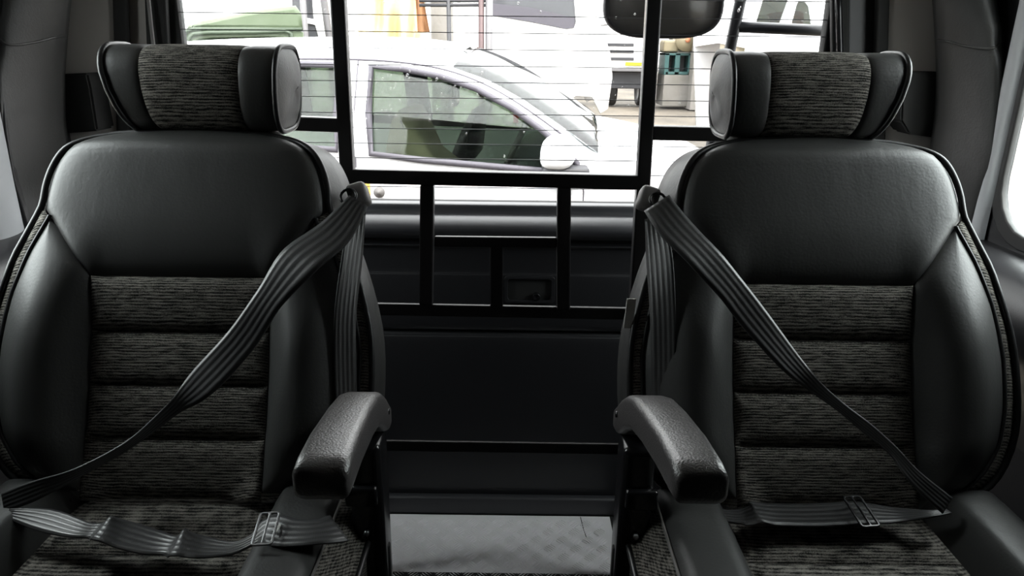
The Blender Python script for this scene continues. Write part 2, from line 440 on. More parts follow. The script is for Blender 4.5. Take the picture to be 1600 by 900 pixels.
# padded leather pillar covers
def pad(name, s, left, right, label):
    rows = []
    for i in range(25):
        t = i / 24; py = -140 + 560 * t
        a = interp(left, py); b = interp(right, py)
        row = []
        for k in range(15):
            u = k / 14
            ya, yb = (1.37, 1.46) if s < 0 else (1.46, 1.37)
            ra = ray(a if s < 0 else b, py); yw = ((XL + .006) if s < 0 else (XR - .006)) * ra.y / ra.x    # where the cover meets the side wall
            ya, yb = (yw, 1.46) if s < 0 else (1.46, yw)
            p = atY(a + (b - a) * u, py, ya + (yb - ya) * u)
            dent = 0.008 * math.exp(-((py - (62 + (14 * math.sin(math.pi * u)))) / 5) ** 2)
            p.y -= .055 * math.sin(math.pi * u) ** .6 - dent
            row.append(p)
        rows.append(row)
    bm = bmesh.new(); Rr = grid(bm, rows)
    r = bmesh.ops.extrude_face_region(bm, geom=bm.faces[:]); bmesh.ops.translate(bm, vec=(0, .012, 0), verts=[v for v in r['geom'] if isinstance(v, bmesh.types.BMVert)])
    root = tag(link(name, bm, M['leather']), label, 'pillar pad')
    bm = bmesh.new()
    edge = [rows[i][0 if s < 0 else 14] + Vector((0, -.004, 0)) for i in range(25)]
    tube(bm, edge, .005); link('piping', bm, M['piping'], root)
    bm = bmesh.new()
    seam = []
    for k in range(15):
        u = k / 14; py = 62 + 14 * math.sin(math.pi * u) - (6 if s < 0 else 0)
        i = (py + 140) / 560 * 24; i0 = int(i); p = rows[i0][k].lerp(rows[i0 + 1][k], i - i0); seam.append(p + Vector((0, -.0005, 0)))
    tube(bm, seam, .0022); link('seam', bm, M['leather'], root)
    return root


pad('pillar_pad', -1, [(-140, 16), (0, 6), (50, 3), (120, 4), (200, 9), (280, 22), (350, 42), (420, 66)], [(-140, 118), (0, 106), (60, 100), (120, 96), (190, 98), (220, 102), (420, 110)],
    'black leather padded pillar cover at the left edge behind the left seat')
pad('pillar_pad', 1, [(-140, 1452), (0, 1462), (60, 1466), (120, 1468), (190, 1464), (230, 1458), (420, 1440)], [(-140, 1545), (0, 1551), (55, 1561), (110, 1561), (190, 1556), (250, 1548), (310, 1527), (370, 1504), (420, 1485)],
    'black leather padded pillar cover at the right edge behind the right seat')

# ------------------------------------------------------------------ tailgate
ZT = atY(780, 318, TAIL).z           # lower edge of the rear glass
tg = empty('door_1', (0, TAIL, FLOOR), kind='structure')
def tail_part(name, prof, m, x0=-.80, x1=.78, th=.0):
    """profile of (depth toward camera, z) swept across the van"""
    prof = [(a, b) for a, b, *_ in catmull([(p[0], p[1], 0) for p in prof], 4)]
    rows = [[(x, -a, z - FLOOR) for a, z in prof] for x in (x0, x0 * .5, 0, x1 * .5, x1)]
    bm = bmesh.new(); grid(bm, rows); return link(name, bm, m, tg)


def zpx(py, y=TAIL): return atY(785, py, y).z
tail_part('window_ledge', [(-.01, zpx(317)), (.012, zpx(319)), (.014, zpx(328)), (.020, zpx(333)), (.034, zpx(337, TAIL - .03)), (.047, zpx(342, TAIL - .045)), (.058, zpx(348, TAIL - .056)), (.066, zpx(355, TAIL - .066)), (.068, zpx(362, TAIL - .068)), (.060, zpx(369, TAIL - .06)), (.045, zpx(374, TAIL - .045))], M['ledge'])
tail_part('upper_panel', [(.026, zpx(374)), (.040, zpx(376)), (.040, zpx(379)), (.032, zpx(384)), (.030, zpx(420)), (.034, zpx(424)), (.034, zpx(470)), (.03, zpx(505)), (.015, zpx(512))], M['blackplastic'])
tail_part('lower_panel', [(.012, zpx(512)), (.022, zpx(518)), (.028, zpx(528)), (.03, zpx(600)), (.03, zpx(680)), (.028, zpx(765)), (.02, FLOOR + .005)], M['blackplastic'])
bm = bmesh.new(); box(bm, (-.8, -.05, 0), (.78, -.028, .05), .006); link('sill', bm, M['darkgrey'], tg)
bm = bmesh.new(); box(bm, (-.8, -.006, 0), (.78, .04, zpx(321) - FLOOR)); link('skin', bm, M['matteblack'], tg, smooth=False)
# pull pocket with a round latch
c0 = atY(788, 430, TAIL - .035); c1 = atY(866, 472, TAIL - .035)
bm = plate_bm(rrect(c0.x, c1.z - FLOOR, c1.x, c0.z - FLOOR, .008), [rrect(c0.x + .008, c1.z - FLOOR + .006, c1.x - .008, c0.z - FLOOR - .006, .006)[::-1]], .008, .001, fn=lambda c: Vector((c.x, -.045 + c.y, c.z)))
pk = link('pull_pocket', bm, M['blackplastic'], tg, smooth=False)
bm = bmesh.new(); box(bm, (c0.x + .006, -.037, c1.z - FLOOR + .004), (c1.x - .006, -.035, c0.z - FLOOR - .004)); link('pocket_back', bm, M['matteblack'], pk, smooth=False)
k = atY(838, 463, TAIL - .04)
bm = bmesh.new()
rows = [[(k.x + r * math.cos(2 * math.pi * i / 20), y, k.z - FLOOR + r * math.sin(2 * math.pi * i / 20)) for i in range(20)] for r, y in ((.009, -.037), (.009, -.046), (.0075, -.048), (.005, -.046), (.001, -.046))]
grid(bm, rows, True); link('latch_knob', bm, M['blackmetal'], pk)
# rear glass with heating lines
b0 = atY(250, -110, TAIL + .01); b1 = atY(1300, 318, TAIL + .01)
wr = []
top = 1.41
gl = rrect(-.70, ZT - .02, .66, top, .06)
bm = plate_bm(gl, [], .004, 0, fn=lambda c: Vector((c.x, TAIL + .02 + c.y, c.z)))
w1 = empty('window_1', (0, TAIL, FLOOR), kind='structure')
link('pane', bm, M['rearglass'], w1, loc=(0, -TAIL, -FLOOR), smooth=False)
# body frame round the glass
bm = plate_bm([(XL - .08, ZT - .03), (XR + .08, ZT - .03), (XR + .08, 1.45), (XL - .08, 1.45)], [rrect(-.685, ZT, .635, 1.40, .05)[::-1]], .03, .003, fn=lambda c: Vector((c.x, .012 + c.y, c.z - FLOOR)))
link('window_frame', bm, M['matteblack'], w1, smooth=False)
for ly in (-6, 22.5, 49, 75, 101, 126.5, 151.5, 176, 200, 223.5, 246.5, 269, 291):
    bm = bmesh.new(); y = TAIL + .016
    z = atY(560, ly, y).z
    box(bm, (-.685, y - .0004, z - .0008), (.635, y + .0012, z + .0008))
    link('heating_line', bm, M['darkgrey'], w1, loc=(0, -TAIL, -FLOOR), smooth=False)
# rain drops on the glass
bm = bmesh.new()
for i in range(170):
    px = random.uniform(470, 1290); py = random.uniform(0, 270)
    if random.random() < .45: px = random.gauss(640, 60); py = random.uniform(100, 190)
    if not 300 < px < 1290: continue
    p = atY(px, py, TAIL + .026); r = random.uniform(.0008, .0024) * random.choice((1, 1, 1.3))
    ms = bmesh.ops.create_icosphere(bm, subdivisions=1, radius=r)
    bmesh.ops.scale(bm, vec=(1, .5, random.uniform(.9, 1.7)), verts=ms['verts']); bmesh.ops.translate(bm, vec=p, verts=ms['verts'])
o = link('rain_drops', bm, M['drop'], w1, loc=(0, -TAIL, -FLOOR)); o['kind'] = 'stuff'

# ------------------------------------------------------------------ diamond tread plate on the load floor
t0 = atZ(603, 805, FLOOR); t1 = atZ(944, 893, FLOOR)
tx0, tx1, ty0, ty1 = -.312, .245, 1.30, t0.y
tp = empty('tread_plate', ((tx0 + tx1) / 2, (ty0 + ty1) / 2, FLOOR), label='silver diamond tread plate on the load floor between the two seats', cat='floor plate')
bm = bmesh.new(); box(bm, (-(tx1 - tx0) / 2, -(ty1 - ty0) / 2, 0), ((tx1 - tx0) / 2, (ty1 - ty0) / 2, .004), .0008); link('sheet', bm, M['alu'], tp, smooth=False)
bm = bmesh.new()
step = .030; ny = int((ty1 - ty0) / step); nx = int((tx1 - tx0) / step)
for j in range(ny):
    for i in range(nx):
        if (i + j) % 2 and False: continue
        cx = -(tx1 - tx0) / 2 + step * (i + .5); cy = -(ty1 - ty0) / 2 + step * (j + .5)
        a = R(45) if (i + j) % 2 else R(-45)
        d = Vector((math.cos(a), math.sin(a), 0)); n = Vector((-d.y, d.x, 0))
        for q in range(-2, 3):
            c = Vector((cx, cy, .0042)) + n * q * .0058
            l = .0125 if abs(q) < 2 else .0095
            vs = [c - d * l, c + n * .0017, c + d * l, c - n * .0017]
            V = [bm.verts.new(p) for p in vs]; T = [bm.verts.new(c - d * l * .6 + Vector((0, 0, .0020))), bm.verts.new(c + d * l * .6 + Vector((0, 0, .0020)))]
            bm.faces.new((V[0], V[1], T[1], T[0])); bm.faces.new((V[1], V[2], T[1])); bm.faces.new((V[2], V[3], T[0], T[1])); bm.faces.new((V[3], V[0], T[0]))
o = link('tread_ridges', bm, M['alu'], tp, smooth=False); o['kind'] = 'stuff'
# crease at the right back corner
bm = bmesh.new(); cr = [atZ(907, 808, FLOOR + .0045), atZ(909, 816, FLOOR + .0045), atZ(912, 828, FLOOR + .0045), atZ(916, 839, FLOOR + .0045)]
tube(bm, [p - Vector(tp.location) for p in cr], .0009, 5); link('crack', bm, M['matteblack'], tp)

# ------------------------------------------------------------------ steel cage behind the seats
cg = empty('cargo_barrier', (-.03, CAGE, FLOOR), label='black square-tube steel grille barrier standing between the two seats', cat='barrier')
def crail(name, a, b, w=.026, d=.026, m='satin', bev=.003):
    bm = bmesh.new(); p = atY(*a, CAGE) - Vector(cg.location); q = atY(*b, CAGE) - Vector(cg.location)
    bar(bm, p, q, w, d, bev); return link(name, bm, M[m], cg, smooth=False)


T = .0245
lp = atY(536, 100, CAGE); 
crail('post', (521, -150), (577, 897), T, T)
crail('post', (1030, -150), (968, 897), T, T)
crail('side_rail', (535, 195), (300, 186), T, T)
crail('side_rail', (1018, 207), (1270, 212), T, T)
crail('upper_rail', (549, 274), (1004, 284), T * 1.05, T)
crail('inner_post', (668, 288), (666, 474), T * 1.02, T)
crail('inner_post', (881, 292), (880, 482), T * 1.02, T)
crail('inner_rail', (679, 377), (870, 379), T * .85, .009)
crail('centre_post', (776, 380), (776, 480), T, .008)
crail('lower_rail', (560, 482), (990, 490), T, .009)
crail('low_rail', (575, 695), (975, 701), T, .008)
crail('bottom_rail', (580, 905), (966, 910), T, T)

# ------------------------------------------------------------------ the two captain seats
K = .92 / .87; TH = R(23); HY = .92; HZ = atY(1275, 765, HY).z
HT = [(-.03, .14), (-.01, .20), (.02, .238), (.08, .263), (.147, .268), (.218, .262), (.298, .24), (.34, .221), (.379, .203), (.407, .199), (.43, .193), (.451, .183), (.466, .170), (.478, .150), (.486, .122), (.490, .095), (.492, .04)]
BT = [(-.015, .155), (0, .185), (.024, .213), (.059, .238), (.112, .25), (.182, .251), (.253, .238), (.316, .212), (.363, .186), (.378, .186)]
HT = [(a * K, b * K) for a, b in HT]; BT = [(a * K, b * K) for a, b in BT]
def Hh(v): return interp(HT, v)
def Bb(v): return interp(BT, v)
INS = .123 * K; V0 = -.005 * K; VT = .281 * K
DG = ((.123 * K, VT), (.186 * K, .363 * K), (.203 * K, .379 * K))
def diag(v): return interp([(p[1], p[0]) for p in DG], v)


def Gs(u, v):
    s = min(1.0, abs(u) / max(Hh(v), .02))
    low = (1 - sm(.17 * K, .37 * K, v)) * (.35 + .65 * sm(-.02, .07, v))
    b = .042 * sm(.42, .66, s) * (1 - .84 * sm(.70, .95, s))
    up = .014 * (1 - s ** 5) + .008
    w = low * b + sm(.17 * K, .37 * K, v) * up
    w -= .006 * sm(.90, 1.0, s)
    w -= .018 * sm(.455 * K, .492 * K, v) ** 1.5
    return w


def seat_patch(bm, vs, left, right, nu=22, puff=.006, seam=.007, rr=.012, sgn=1, cap=(True, True)):
    rows = []
    for v in vs:
        a, b = left(v), right(v); row = []
        for k in range(nu + 1):
            t = .5 - .5 * math.cos(math.pi * k / nu)
            u = a + (b - a) * t
            d = min(u - a, b - u)
            if cap[0]: d = min(d, v - vs[0])
            if cap[1]: d = min(d, vs[-1] - v)
            d = max(d, 0)
            w = Gs(u, v) - seam + (seam + puff) * (1 - math.exp(-d / rr))
            row.append((u * sgn, -w, v))
        rows.append(row)
    grid(bm, rows)


def spread(a, b, n):     # denser at both ends
    return [a + (b - a) * (.5 - .5 * math.cos(math.pi * i / n)) for i in range(n + 1)]


def make_seat(sgn, cx, label):
    seat = empty('captain_seat', (cx, HY - .2, FLOOR), label=label, cat='seat', group='captain seats')
    L0 = (0, .2, HZ - FLOOR); RX = (-TH, 0, 0)
    def part(name, bm, m, parent=seat, **k):
        if parent is seat: return link(name, bm, M[m], seat, loc=L0, rot=RX, **k)
        return link(name, bm, M[m], parent, **k)
    # back shell
    ol = [(Hh(v), v) for v in [a for a, _ in HT]]
    ol = [(p.x, p.y) for p in catmull([(a, b, 0) for a, b in ol], 3)]
    ring = ol + [(-u, v) for u, v in reversed(ol)]
    def rg(sc, w, add=0):
        out = []
        for u, v in ring:
            e = add * sm(.30 * K, .42 * K, v) * (1 if u < 0 else .15)
            out.append((sgn * (u * sc + math.copysign(e, u)), -w, .22 + (v - .22) * (sc * .25 + .75) + e * .4 * sm(.44 * K, .49 * K, v)))
        return out
    front = [(sgn * u, -(Gs(u, v) - .012), v) for u, v in ring]
    bm = bmesh.new(); Rr = grid(bm, [front, rg(1.02, -.035, .008), rg(1.03, -.065, .016), rg(.99, -.10, .012), rg(.88, -.125), rg(.5, -.13), rg(.02, -.13)], True)
    back = part('backrest', bm, 'leather')
    # upper leather panel
    bm = bmesh.new(); vs = spread(VT, .492 * K, 26)
    edge = lambda v: diag(v) if v < .379 * K else Hh(v)
    seat_patch(bm, vs, lambda v: -edge(v), edge, 40, puff=.004, sgn=sgn); part('upper_panel', bm, 'leather', back)
    # fabric insert: four channels
    chans = [V0 - .02, .058 * K, .131 * K, .2045 * K, VT]
    for a, b in zip(chans, chans[1:]):
        bm = bmesh.new(); seat_patch(bm, spread(a, b, 10), lambda v: -INS, lambda v: INS, 26, puff=.005, seam=.005, rr=.007, sgn=sgn); part('insert_channel', bm, 'fabric', back)
        bm = bmesh.new(); n = 46
        for k in range(n):       # seam stitches
            u = -INS + 2 * INS * (k + .5) / n
            c = Vector((u * sgn, -(Gs(u, b) + .0005), b - .0035)); tube(bm, [c - Vector((.0018, 0, 0)), c + Vector((.0018, 0, 0))], .0005, 4)
        if b < VT: o = part('stitching', bm, 'piping', back); o['kind'] = 'stuff'
    for s in (-1, 1):
        bm = bmesh.new(); vs = spread(-.012 * K, .362 * K, 34)
        inn = lambda v: INS if v < VT else diag(v)
        seat_patch(bm, vs, inn, Bb, 20, puff=.005, sgn=s * sgn); part('side_bolster', bm, 'leather', back)
        bm = bmesh.new(); vs = spread(.0, .376 * K, 30)
        seat_patch(bm, vs, lambda v: Bb(v) if v < .363 * K else diag(v), lambda v: max(Hh(v), diag(v) + .001 if v > .36 * K else 0), 8, puff=.002, seam=.003, rr=.006, sgn=s * sgn); part('fabric_gusset', bm, 'fabric', back)
        bm = bmesh.new(); tube(bm, [(s * sgn * Bb(v), -(Gs(Bb(v), v) - .003), v) for v in spread(-.0, .365 * K, 30)], .0030, 6); part('bolster_piping', bm, 'piping', back)
    bm = bmesh.new(); tube(bm, [(sgn * u, -(Gs(u, v) + .001), v) for u, v in ring], .0048, 8); part('outline_piping', bm, 'piping', back)
    # headrest: superellipse section swept across, end caps and piping rings
    hr = empty('headrest', (-.010 * sgn, 1.185 - HY + .2, .977 - FLOOR)); hr.parent = seat
    def sec(u, sc=1.0):
        pts = []
        for i in range(36):
            t = 2 * math.pi * i / 36; c, s_ = math.cos(t), math.sin(t)
            y = -.064 * math.copysign(abs(c) ** .52, c); z = .063 * math.copysign(abs(s_) ** .55, s_)
            if c > 0: y *= 1 - .20 * (z / .063) ** 2
            tp = max(0, (.055 - z) / .118) ** 1.6 * max(0, (abs(u) - .05) / .08)
            pts.append(((u - math.copysign(.034 if u > 0 else .006, u) * tp) * sgn, (y - .012) * sc, z * sc))
        return pts
    HW, HS = .128, .073
    def hpanel(a, b, n=12, seam_a=True, seam_b=True):
        rows = []
        for u in spread(a, b, n):
            d = 1
            if seam_a: d = min(d, abs(u - a))
            if seam_b: d = min(d, abs(u - b))
            rows.append(sec(u, .955 + .045 * (1 - math.exp(-d / .006)) + .012 * (1 - (u / HW) ** 2)))
        bm = bmesh.new(); grid(bm, rows, True); return bm
    bm = hpanel(-HS, HS); link('fabric_centre', bm, M['fabric'], hr)
    for s in (-1, 1):
        a, b = sorted((s * HS, s * HW)); bm = hpanel(a, b); link('leather_wing', bm, M['leather'], hr)
        rows = [sec(s * (HW + .012 * (1 - q ** 3)), .965 * q) for q in (1, .93, .8, .6, .35, .05)]
        bm = bmesh.new(); grid(bm, rows, True); link('end_cap', bm, M['leather'], hr)
        bm = bmesh.new(); tube(bm, sec(s * HW, 1.0), .0042, 8, closed=True); link('piping', bm, M['piping'], hr)
        bm = bmesh.new(); tube(bm, [(s * .06, .01, -.11), (s * .06, .01, -.03)], .006); link('support_rod', bm, M['blackmetal'], hr)
    bm = bmesh.new(); box(bm, (-.10, -.03, -.078), (.10, .05, -.055), .008); link('base_strip', bm, M['matteblack'], hr)
    # cushion
    CZ = .405 - FLOOR; yb, yf = .26, -.34        # local y of back and front
    def cz(u, y):
        a = abs(u)
        b = .040 * sm(.135, .175, a) - .06 * sm(.225, .285, a) ** 1.5
        roll = -.07 * sm(-.24, -.36, y) if y < -.24 else 0
        return CZ + b * (.5 + .5 * sm(.27, .18, y) if False else 1) + roll + .02 * sm(.10, -.2, y) * 0 - .02 * sm(.18, .26, y)
    def cpatch(name, ys, left, right, m, nu=18, puff=.006, parent=None):
        rows = []
        for y in ys:
            a, b = left(y), right(y); row = []
            for k in range(nu + 1):
                u = a + (b - a) * (.5 - .5 * math.cos(math.pi * k / nu))
                d = max(0, min(u - a, b - u, y - min(ys), max(ys) - y))
                row.append((u * sgn, y, cz(u, y) - .007 + (.007 + puff) * (1 - math.exp(-d / .012))))
            rows.append(row)
        bm = bmesh.new(); grid(bm, rows); return link(name, bm, M[m], parent)
    bm = bmesh.new()
    rows = []
    for z in (CZ - .13, CZ - .06, CZ - .02):
        rows.append([(sgn * x, y, z) for x, y in rrect(-.285, yf - .0, .285, yb, .06)])
    rows.insert(0, [(x * .93, y * .93, CZ - .15) for x, y, z in rows[0]]); rows.append([(x * .97, y * .97, CZ - .022) for x, y, z in rows[-1]])
    grid(bm, rows, True); bm.faces.new([v for v in bm.verts[:len(rows[0])]][::-1])
    cu = link('cushion', bm, M['fabric'], seat)
    wI = lambda y: .142
    for a, b in ((yf, -.075), (-.075, .09), (.09, yb)):
        cpatch('insert_channel', spread(a, b, 14), lambda y: -wI(y), wI, 'fabric', 24, .006, cu)
    for s in (-1, 1):
        q = cpatch('side_bolster', spread(yf, .21, 24), lambda y: .142 if s > 0 else -.248, lambda y: .248 if s > 0 else -.142, 'leather', 18, .006, cu)
        cpatch('fabric_gusset', spread(yf, .21, 18), lambda y: .248 if s > 0 else -.288, lambda y: .288 if s > 0 else -.248, 'fabric', 8, .002, cu)
        bm = bmesh.new(); tube(bm, [(s * sgn * .248, y, cz(.248, y) - .002) for y in spread(yf, .21, 20)], .0022, 6); link('bolster_seam', bm, M['greyplastic'], cu)
        bm = bmesh.new(); tube(bm, [(s * sgn * .289, y, cz(.288, y) - .004) for y in spread(yf, .21, 20)], .0042, 6); link('piping', bm, M['piping'], cu)
    # steel base under the cushion
    bm = bmesh.new(); box(bm, (-.24, -.24, .12), (.24, .24, CZ - .13), .01); sb = link('seat_base', bm, M['satin'], seat)
    for ax in (-.2, .2):
        bm = bmesh.new(); box(bm, (ax - .03, -.25, 0), (ax + .03, .25, .12), .006); link('floor_rail', bm, M['satin'], sb, loc=(0, 0, 0))
    # shoulder belt guide on the inner shoulder
    g = Vector((-.238 * K * sgn, .0, .405 * K))
    bm = bmesh.new(); box(bm, (-.015, -.010, -.019), (.015, .028, .017), .008, seg=3)
    bg_ = link('belt_guide', bm, M['greyplastic'], back, loc=(g.x, .012, g.z), rot=(0, R(18) * sgn, 0)); 
    bm = bmesh.new(); ring_ = [(.022 * math.cos(t) * .55, -.016 + .004 * math.sin(t), -.004 + .012 * math.sin(t)) for t in [2 * math.pi * i / 16 for i in range(16)]]
    tube(bm, [(x + .012 * sgn, y, z) for x, y, z in ring_], .0022, 6, closed=True); link('guide_loop', bm, M['blackmetal'], bg_)
    return seat, back


def armrest(seat, cx, fx, rx, label=None):
    """arm pad lofted along its length with a bracket below; fx/rx = world x range at front / rear"""
    o = seat.location
    def W(p): return Vector(p) - o
    st = []                           # (y, top z, bottom z)
    prof = [(.600, .660, .640), (.604, .668, .632), (.625, .670, .628), (.68, .665, .621), (.76, .650, .605), (.82, .635, .588), (.86, .618, .566), (.89, .598, .543), (.915, .577, .530), (.930, .565, .528), (.937, .548, .538)]
    rows = []
    for y, zt, zb in prof:
        t = (y - .60) / .32; xa = fx[0] + (rx[0] - fx[0]) * t; xb = fx[1] + (rx[1] - fx[1]) * t
        h = (zt - zb); r = min(.010, h * .3); e = .004 if y in (.600, .937) else 0
        rows.append([W((xx, y, zz)) for xx, zz in rrect(xa + e, zb, xb - e, zt, r, 4)])
    bm = bmesh.new(); Rr = grid(bm, rows, True); bm.faces.new(Rr[0]); bm.faces.new(Rr[-1][::-1])
    a = link('armrest', bm, M['grain'], seat)
    s = 1 if cx > 0 else -1
    xi = rx[0] if s > 0 else rx[1]
    bm = bmesh.new(); tube(bm, [W((xi + .002 * s, .905, .566)), W((xi - .0015 * s, .905, .566))], .0045, 10); link('pivot_bolt', bm, M['blackmetal'], a)
    bm = bmesh.new(); xo = xi + s * .052
    lo = Vector((min(xi + s * .006, xo), .865, FLOOR)); hi = Vector((max(xi + s * .006, xo), .925, .535))
    box(bm, W(lo), W(hi), .012, seg=4); br = link('armrest_bracket', bm, M['blackmetal'], seat)
    bm = bmesh.new(); box(bm, W((min(xi + s * .012, xo + s * .004), .855, .445)), W((max(xi + s * .012, xo + s * .004), .868, .475)), .004); link('bracket_collar', bm, M['blackmetal'], br)
    bm = bmesh.new(); box(bm, W((min(xi + s * .004, xi + s * .008), .885, .30)), W((max(xi + s * .004, xi + s * .008), .897, .36)), .002); link('bracket_slot', bm, M['matteblack'], br)
    bm = bmesh.new(); tube(bm, [W((xi + s * .03, .865, .40)), W((xi + s * .03, .858, .40))], .004, 6); link('bracket_bolt', bm, M['chrome'], br)
    return a


CXL, CXR = -.460 * K, .432 * K
seatL, backL = make_seat(-1, CXL, 'left black leather and woven fabric captain seat with armrest on its right side')
seatR, backR = make_seat(1, CXR, 'right black leather and woven fabric captain seat with a pale tag on its side')
armrest(seatL, CXL, (-.206, -.152), (-.220, -.168))
armrest(seatR, CXR, (.157, .208), (.146, .203))
# pale tag sewn into the right seat's inner side
bm = bmesh.new(); pa = atY(984, 490, 1.01)
box(bm, (-.007, -.0008, -.023), (.007, .0008, .023), 0); o = link('care_tag', bm, M['cloth_tag'], seatR, loc=pa - seatR.location, rot=(0, R(3), R(12)), smooth=False); tag(o, 'small pale fabric tag')

# ------------------------------------------------------------------ seat belts
def seat_pt(cx, u, v, w):
    c, s = math.cos(TH), math.sin(TH)
    return Vector((cx + u, HY + v * s - w * c, HZ + v * c + w * s))


NRM = Vector((0, -math.cos(TH), math.sin(TH)))
PLP = lambda off: Vector((0, HY, HZ)) + NRM * off
def belt_path(ed, offs, n=6):
    """ed: list of (upper edge px, lower edge px) pairs on the strap; offs: height over the seat plane of each edge"""
    A = []; B = []
    for ((ax, ay), (bx, by)), (oa, ob) in zip(ed, offs):
        A.append(onplane(ax, ay, PLP(oa), NRM)); B.append(onplane(bx, by, PLP(ob), NRM))
    A = catmull(A, n); B = catmull(B, n)
    return A, B


def strap(name, A, B, parent, th=.0022):
    o = parent.location
    bm = bmesh.new(); pts = [(a + b) / 2 - o for a, b in zip(A, B)]; wid = [(b - a).normalized() for a, b in zip(A, B)]
    ribbon(bm, pts, wid, [(b - a).length for a, b in zip(A, B)], th)
    return link(name, bm, M['belt'], parent)


def adjuster(parent, c, xdir, ydir, w=.024, h=.050, m='chrome'):
    """slotted metal adjuster: a frame with a centre bar"""
    x = Vector(xdir).normalized(); y = (Vector(ydir) - Vector(ydir).dot(x) * x).normalized(); z = x.cross(y)
    Mx = Matrix(((x.x, z.x, y.x, c.x), (x.y, z.y, y.y, c.y), (x.z, z.z, y.z, c.z), (0, 0, 0, 1)))
    bm = plate_bm(rrect(-w / 2, -h / 2, w / 2, h / 2, .005), [rrect(-w / 2 + .003, -h / 2 + .003, -.0012, h / 2 - .003, .002)[::-1], rrect(.0012, -h / 2 + .003, w / 2 - .003, h / 2 - .003, .002)[::-1]], .003, .0007)
    bmesh.ops.transform(bm, matrix=Mx, verts=bm.verts[:])
    return link('belt_adjuster', bm, M[m], parent, smooth=False)


sbL = empty('seat_belt', (CXL, HY - .1, HZ - .04), label='black webbing seat belt lying across the left seat with a metal adjuster', cat='seat belt', group='seat belts')
ed = [((548, 303), (572, 325)), ((500, 350), (545, 378)), ((437, 400), (498, 415)), ((398, 466), (443, 468)), ((352, 532), (400, 533)), ((290, 600), (336, 602)), ((258, 635), (276, 648)), ((212, 680), (218, 690)), ((175, 705), (172, 718)), ((110, 735), (120, 748)), ((50, 752), (62, 780)), ((0, 772), (10, 800))]
of = [(.030, .030), (.040, .050), (.055, .068), (.060, .066), (.056, .060), (.052, .058), (.060, .052), (.066, .050), (.070, .052), (.080, .070), (.080, .08), (.075, .08)]
A, B = belt_path(ed, of); strap('shoulder_strap', A, B, sbL)
# loose return webbing hanging down the inner side
A = catmull([onplane(545, 325, PLP(.012), NRM), onplane(535, 400, PLP(.035), NRM), onplane(522, 500, PLP(.035), NRM), onplane(524, 640, PLP(.03), NRM), onplane(530, 740, PLP(.02), NRM)])
B = catmull([onplane(571, 335, PLP(.005), NRM), onplane(566, 400, PLP(.005), NRM), onplane(556, 500, PLP(.018), NRM), onplane(558, 640, PLP(.01), NRM), onplane(560, 740, PLP(.0), NRM)])
strap('hanging_strap', A, B, sbL)
up = [(10, 797), (60, 800), (120, 815), (160, 818), (172, 808), (200, 815), (240, 830), (275, 838), (286, 828), (315, 838), (360, 848), (392, 836), (412, 812), (450, 814), (500, 812), (528, 806)]
dn = [(15, 806), (70, 822), (120, 838), (140, 841), (150, 843), (185, 856), (235, 866), (258, 866), (275, 868), (310, 872), (365, 866), (400, 850), (425, 845), (455, 852), (500, 850), (532, 845)]
zs = [.45, .45, .45, .448, .460, .45, .442, .442, .452, .442, .440, .446, .455, .46, .462, .455]
A = catmull([atZ(x, y, z) for (x, y), z in zip(up, zs)], 4); B = catmull([atZ(x, y, z - .004) for (x, y), z in zip(dn, zs)], 4)
strap('lap_strap', A, B, sbL)
c = atZ(416, 827, .466); adjuster(sbL, c - Vector(sbL.location), (1, .05, .05), (.1, 1, .25), .027, .052)
c = atZ(434, 826, .462); bm = bmesh.new(); box(bm, (-.0016, -.008, -.001), (.0016, .008, .001), .0005); link('strap_end', bm, M['cloth_tag'], sbL, loc=c - Vector(sbL.location))

sbR = empty('seat_belt', (CXR, HY - .1, HZ - .04), label='black webbing seat belt lying across the right seat with a dark adjuster', cat='seat belt', group='seat belts')
ed = [((1040, 300), (1012, 335)), ((1078, 345), (1030, 365)), ((1123, 398), (1072, 402)), ((1162, 445), (1118, 452)), ((1202, 498), (1158, 502)), ((1252, 565), (1218, 568)), ((1285, 602), (1262, 606)), ((1322, 634), (1305, 638)), ((1362, 664), (1345, 672)), ((1402, 700), (1388, 708)), ((1440, 740), (1420, 752)), ((1490, 780), (1470, 800))]
of = [(.030, .030), (.045, .055), (.060, .068), (.060, .066), (.056, .060), (.052, .056), (.056, .05), (.062, .05), (.066, .052), (.070, .06), (.080, .08), (.075, .08)]
A, B = belt_path(ed, of); strap('shoulder_strap', A, B, sbR)
A = catmull([onplane(1035, 335, PLP(.012), NRM), onplane(1050, 400, PLP(.035), NRM), onplane(1056, 500, PLP(.035), NRM), onplane(1056, 640, PLP(.03), NRM), onplane(1056, 740, PLP(.02), NRM)])
B = catmull([onplane(1008, 345, PLP(.005), NRM), onplane(1010, 400, PLP(.005), NRM), onplane(1016, 500, PLP(.018), NRM), onplane(1018, 640, PLP(.01), NRM), onplane(1016, 740, PLP(.0), NRM)])
strap('hanging_strap', A, B, sbR)
up = [(1060, 792), (1110, 795), (1150, 797), (1168, 791), (1176, 785), (1200, 787), (1260, 788), (1306, 786), (1325, 784), (1350, 786), (1400, 794), (1450, 798), (1480, 796)]
dn = [(1072, 806), (1110, 812), (1160, 818), (1180, 818), (1192, 817), (1220, 821), (1270, 822), (1320, 820), (1345, 818), (1372, 818), (1410, 815), (1455, 808), (1485, 802)]
zs = [.435, .435, .435, .442, .446, .438, .436, .438, .44, .438, .438, .45, .45]
A = catmull([atZ(x, y, z) for (x, y), z in zip(up, zs)], 4); B = catmull([atZ(x, y, z) for (x, y), z in zip(dn, zs)], 4)
strap('lap_strap', A, B, sbR)
c = atZ(1345, 800, .45); adjuster(sbR, c - Vector(sbR.location), (1, .1, .02), (-.25, 1, .2), .027, .056, 'blackmetal')

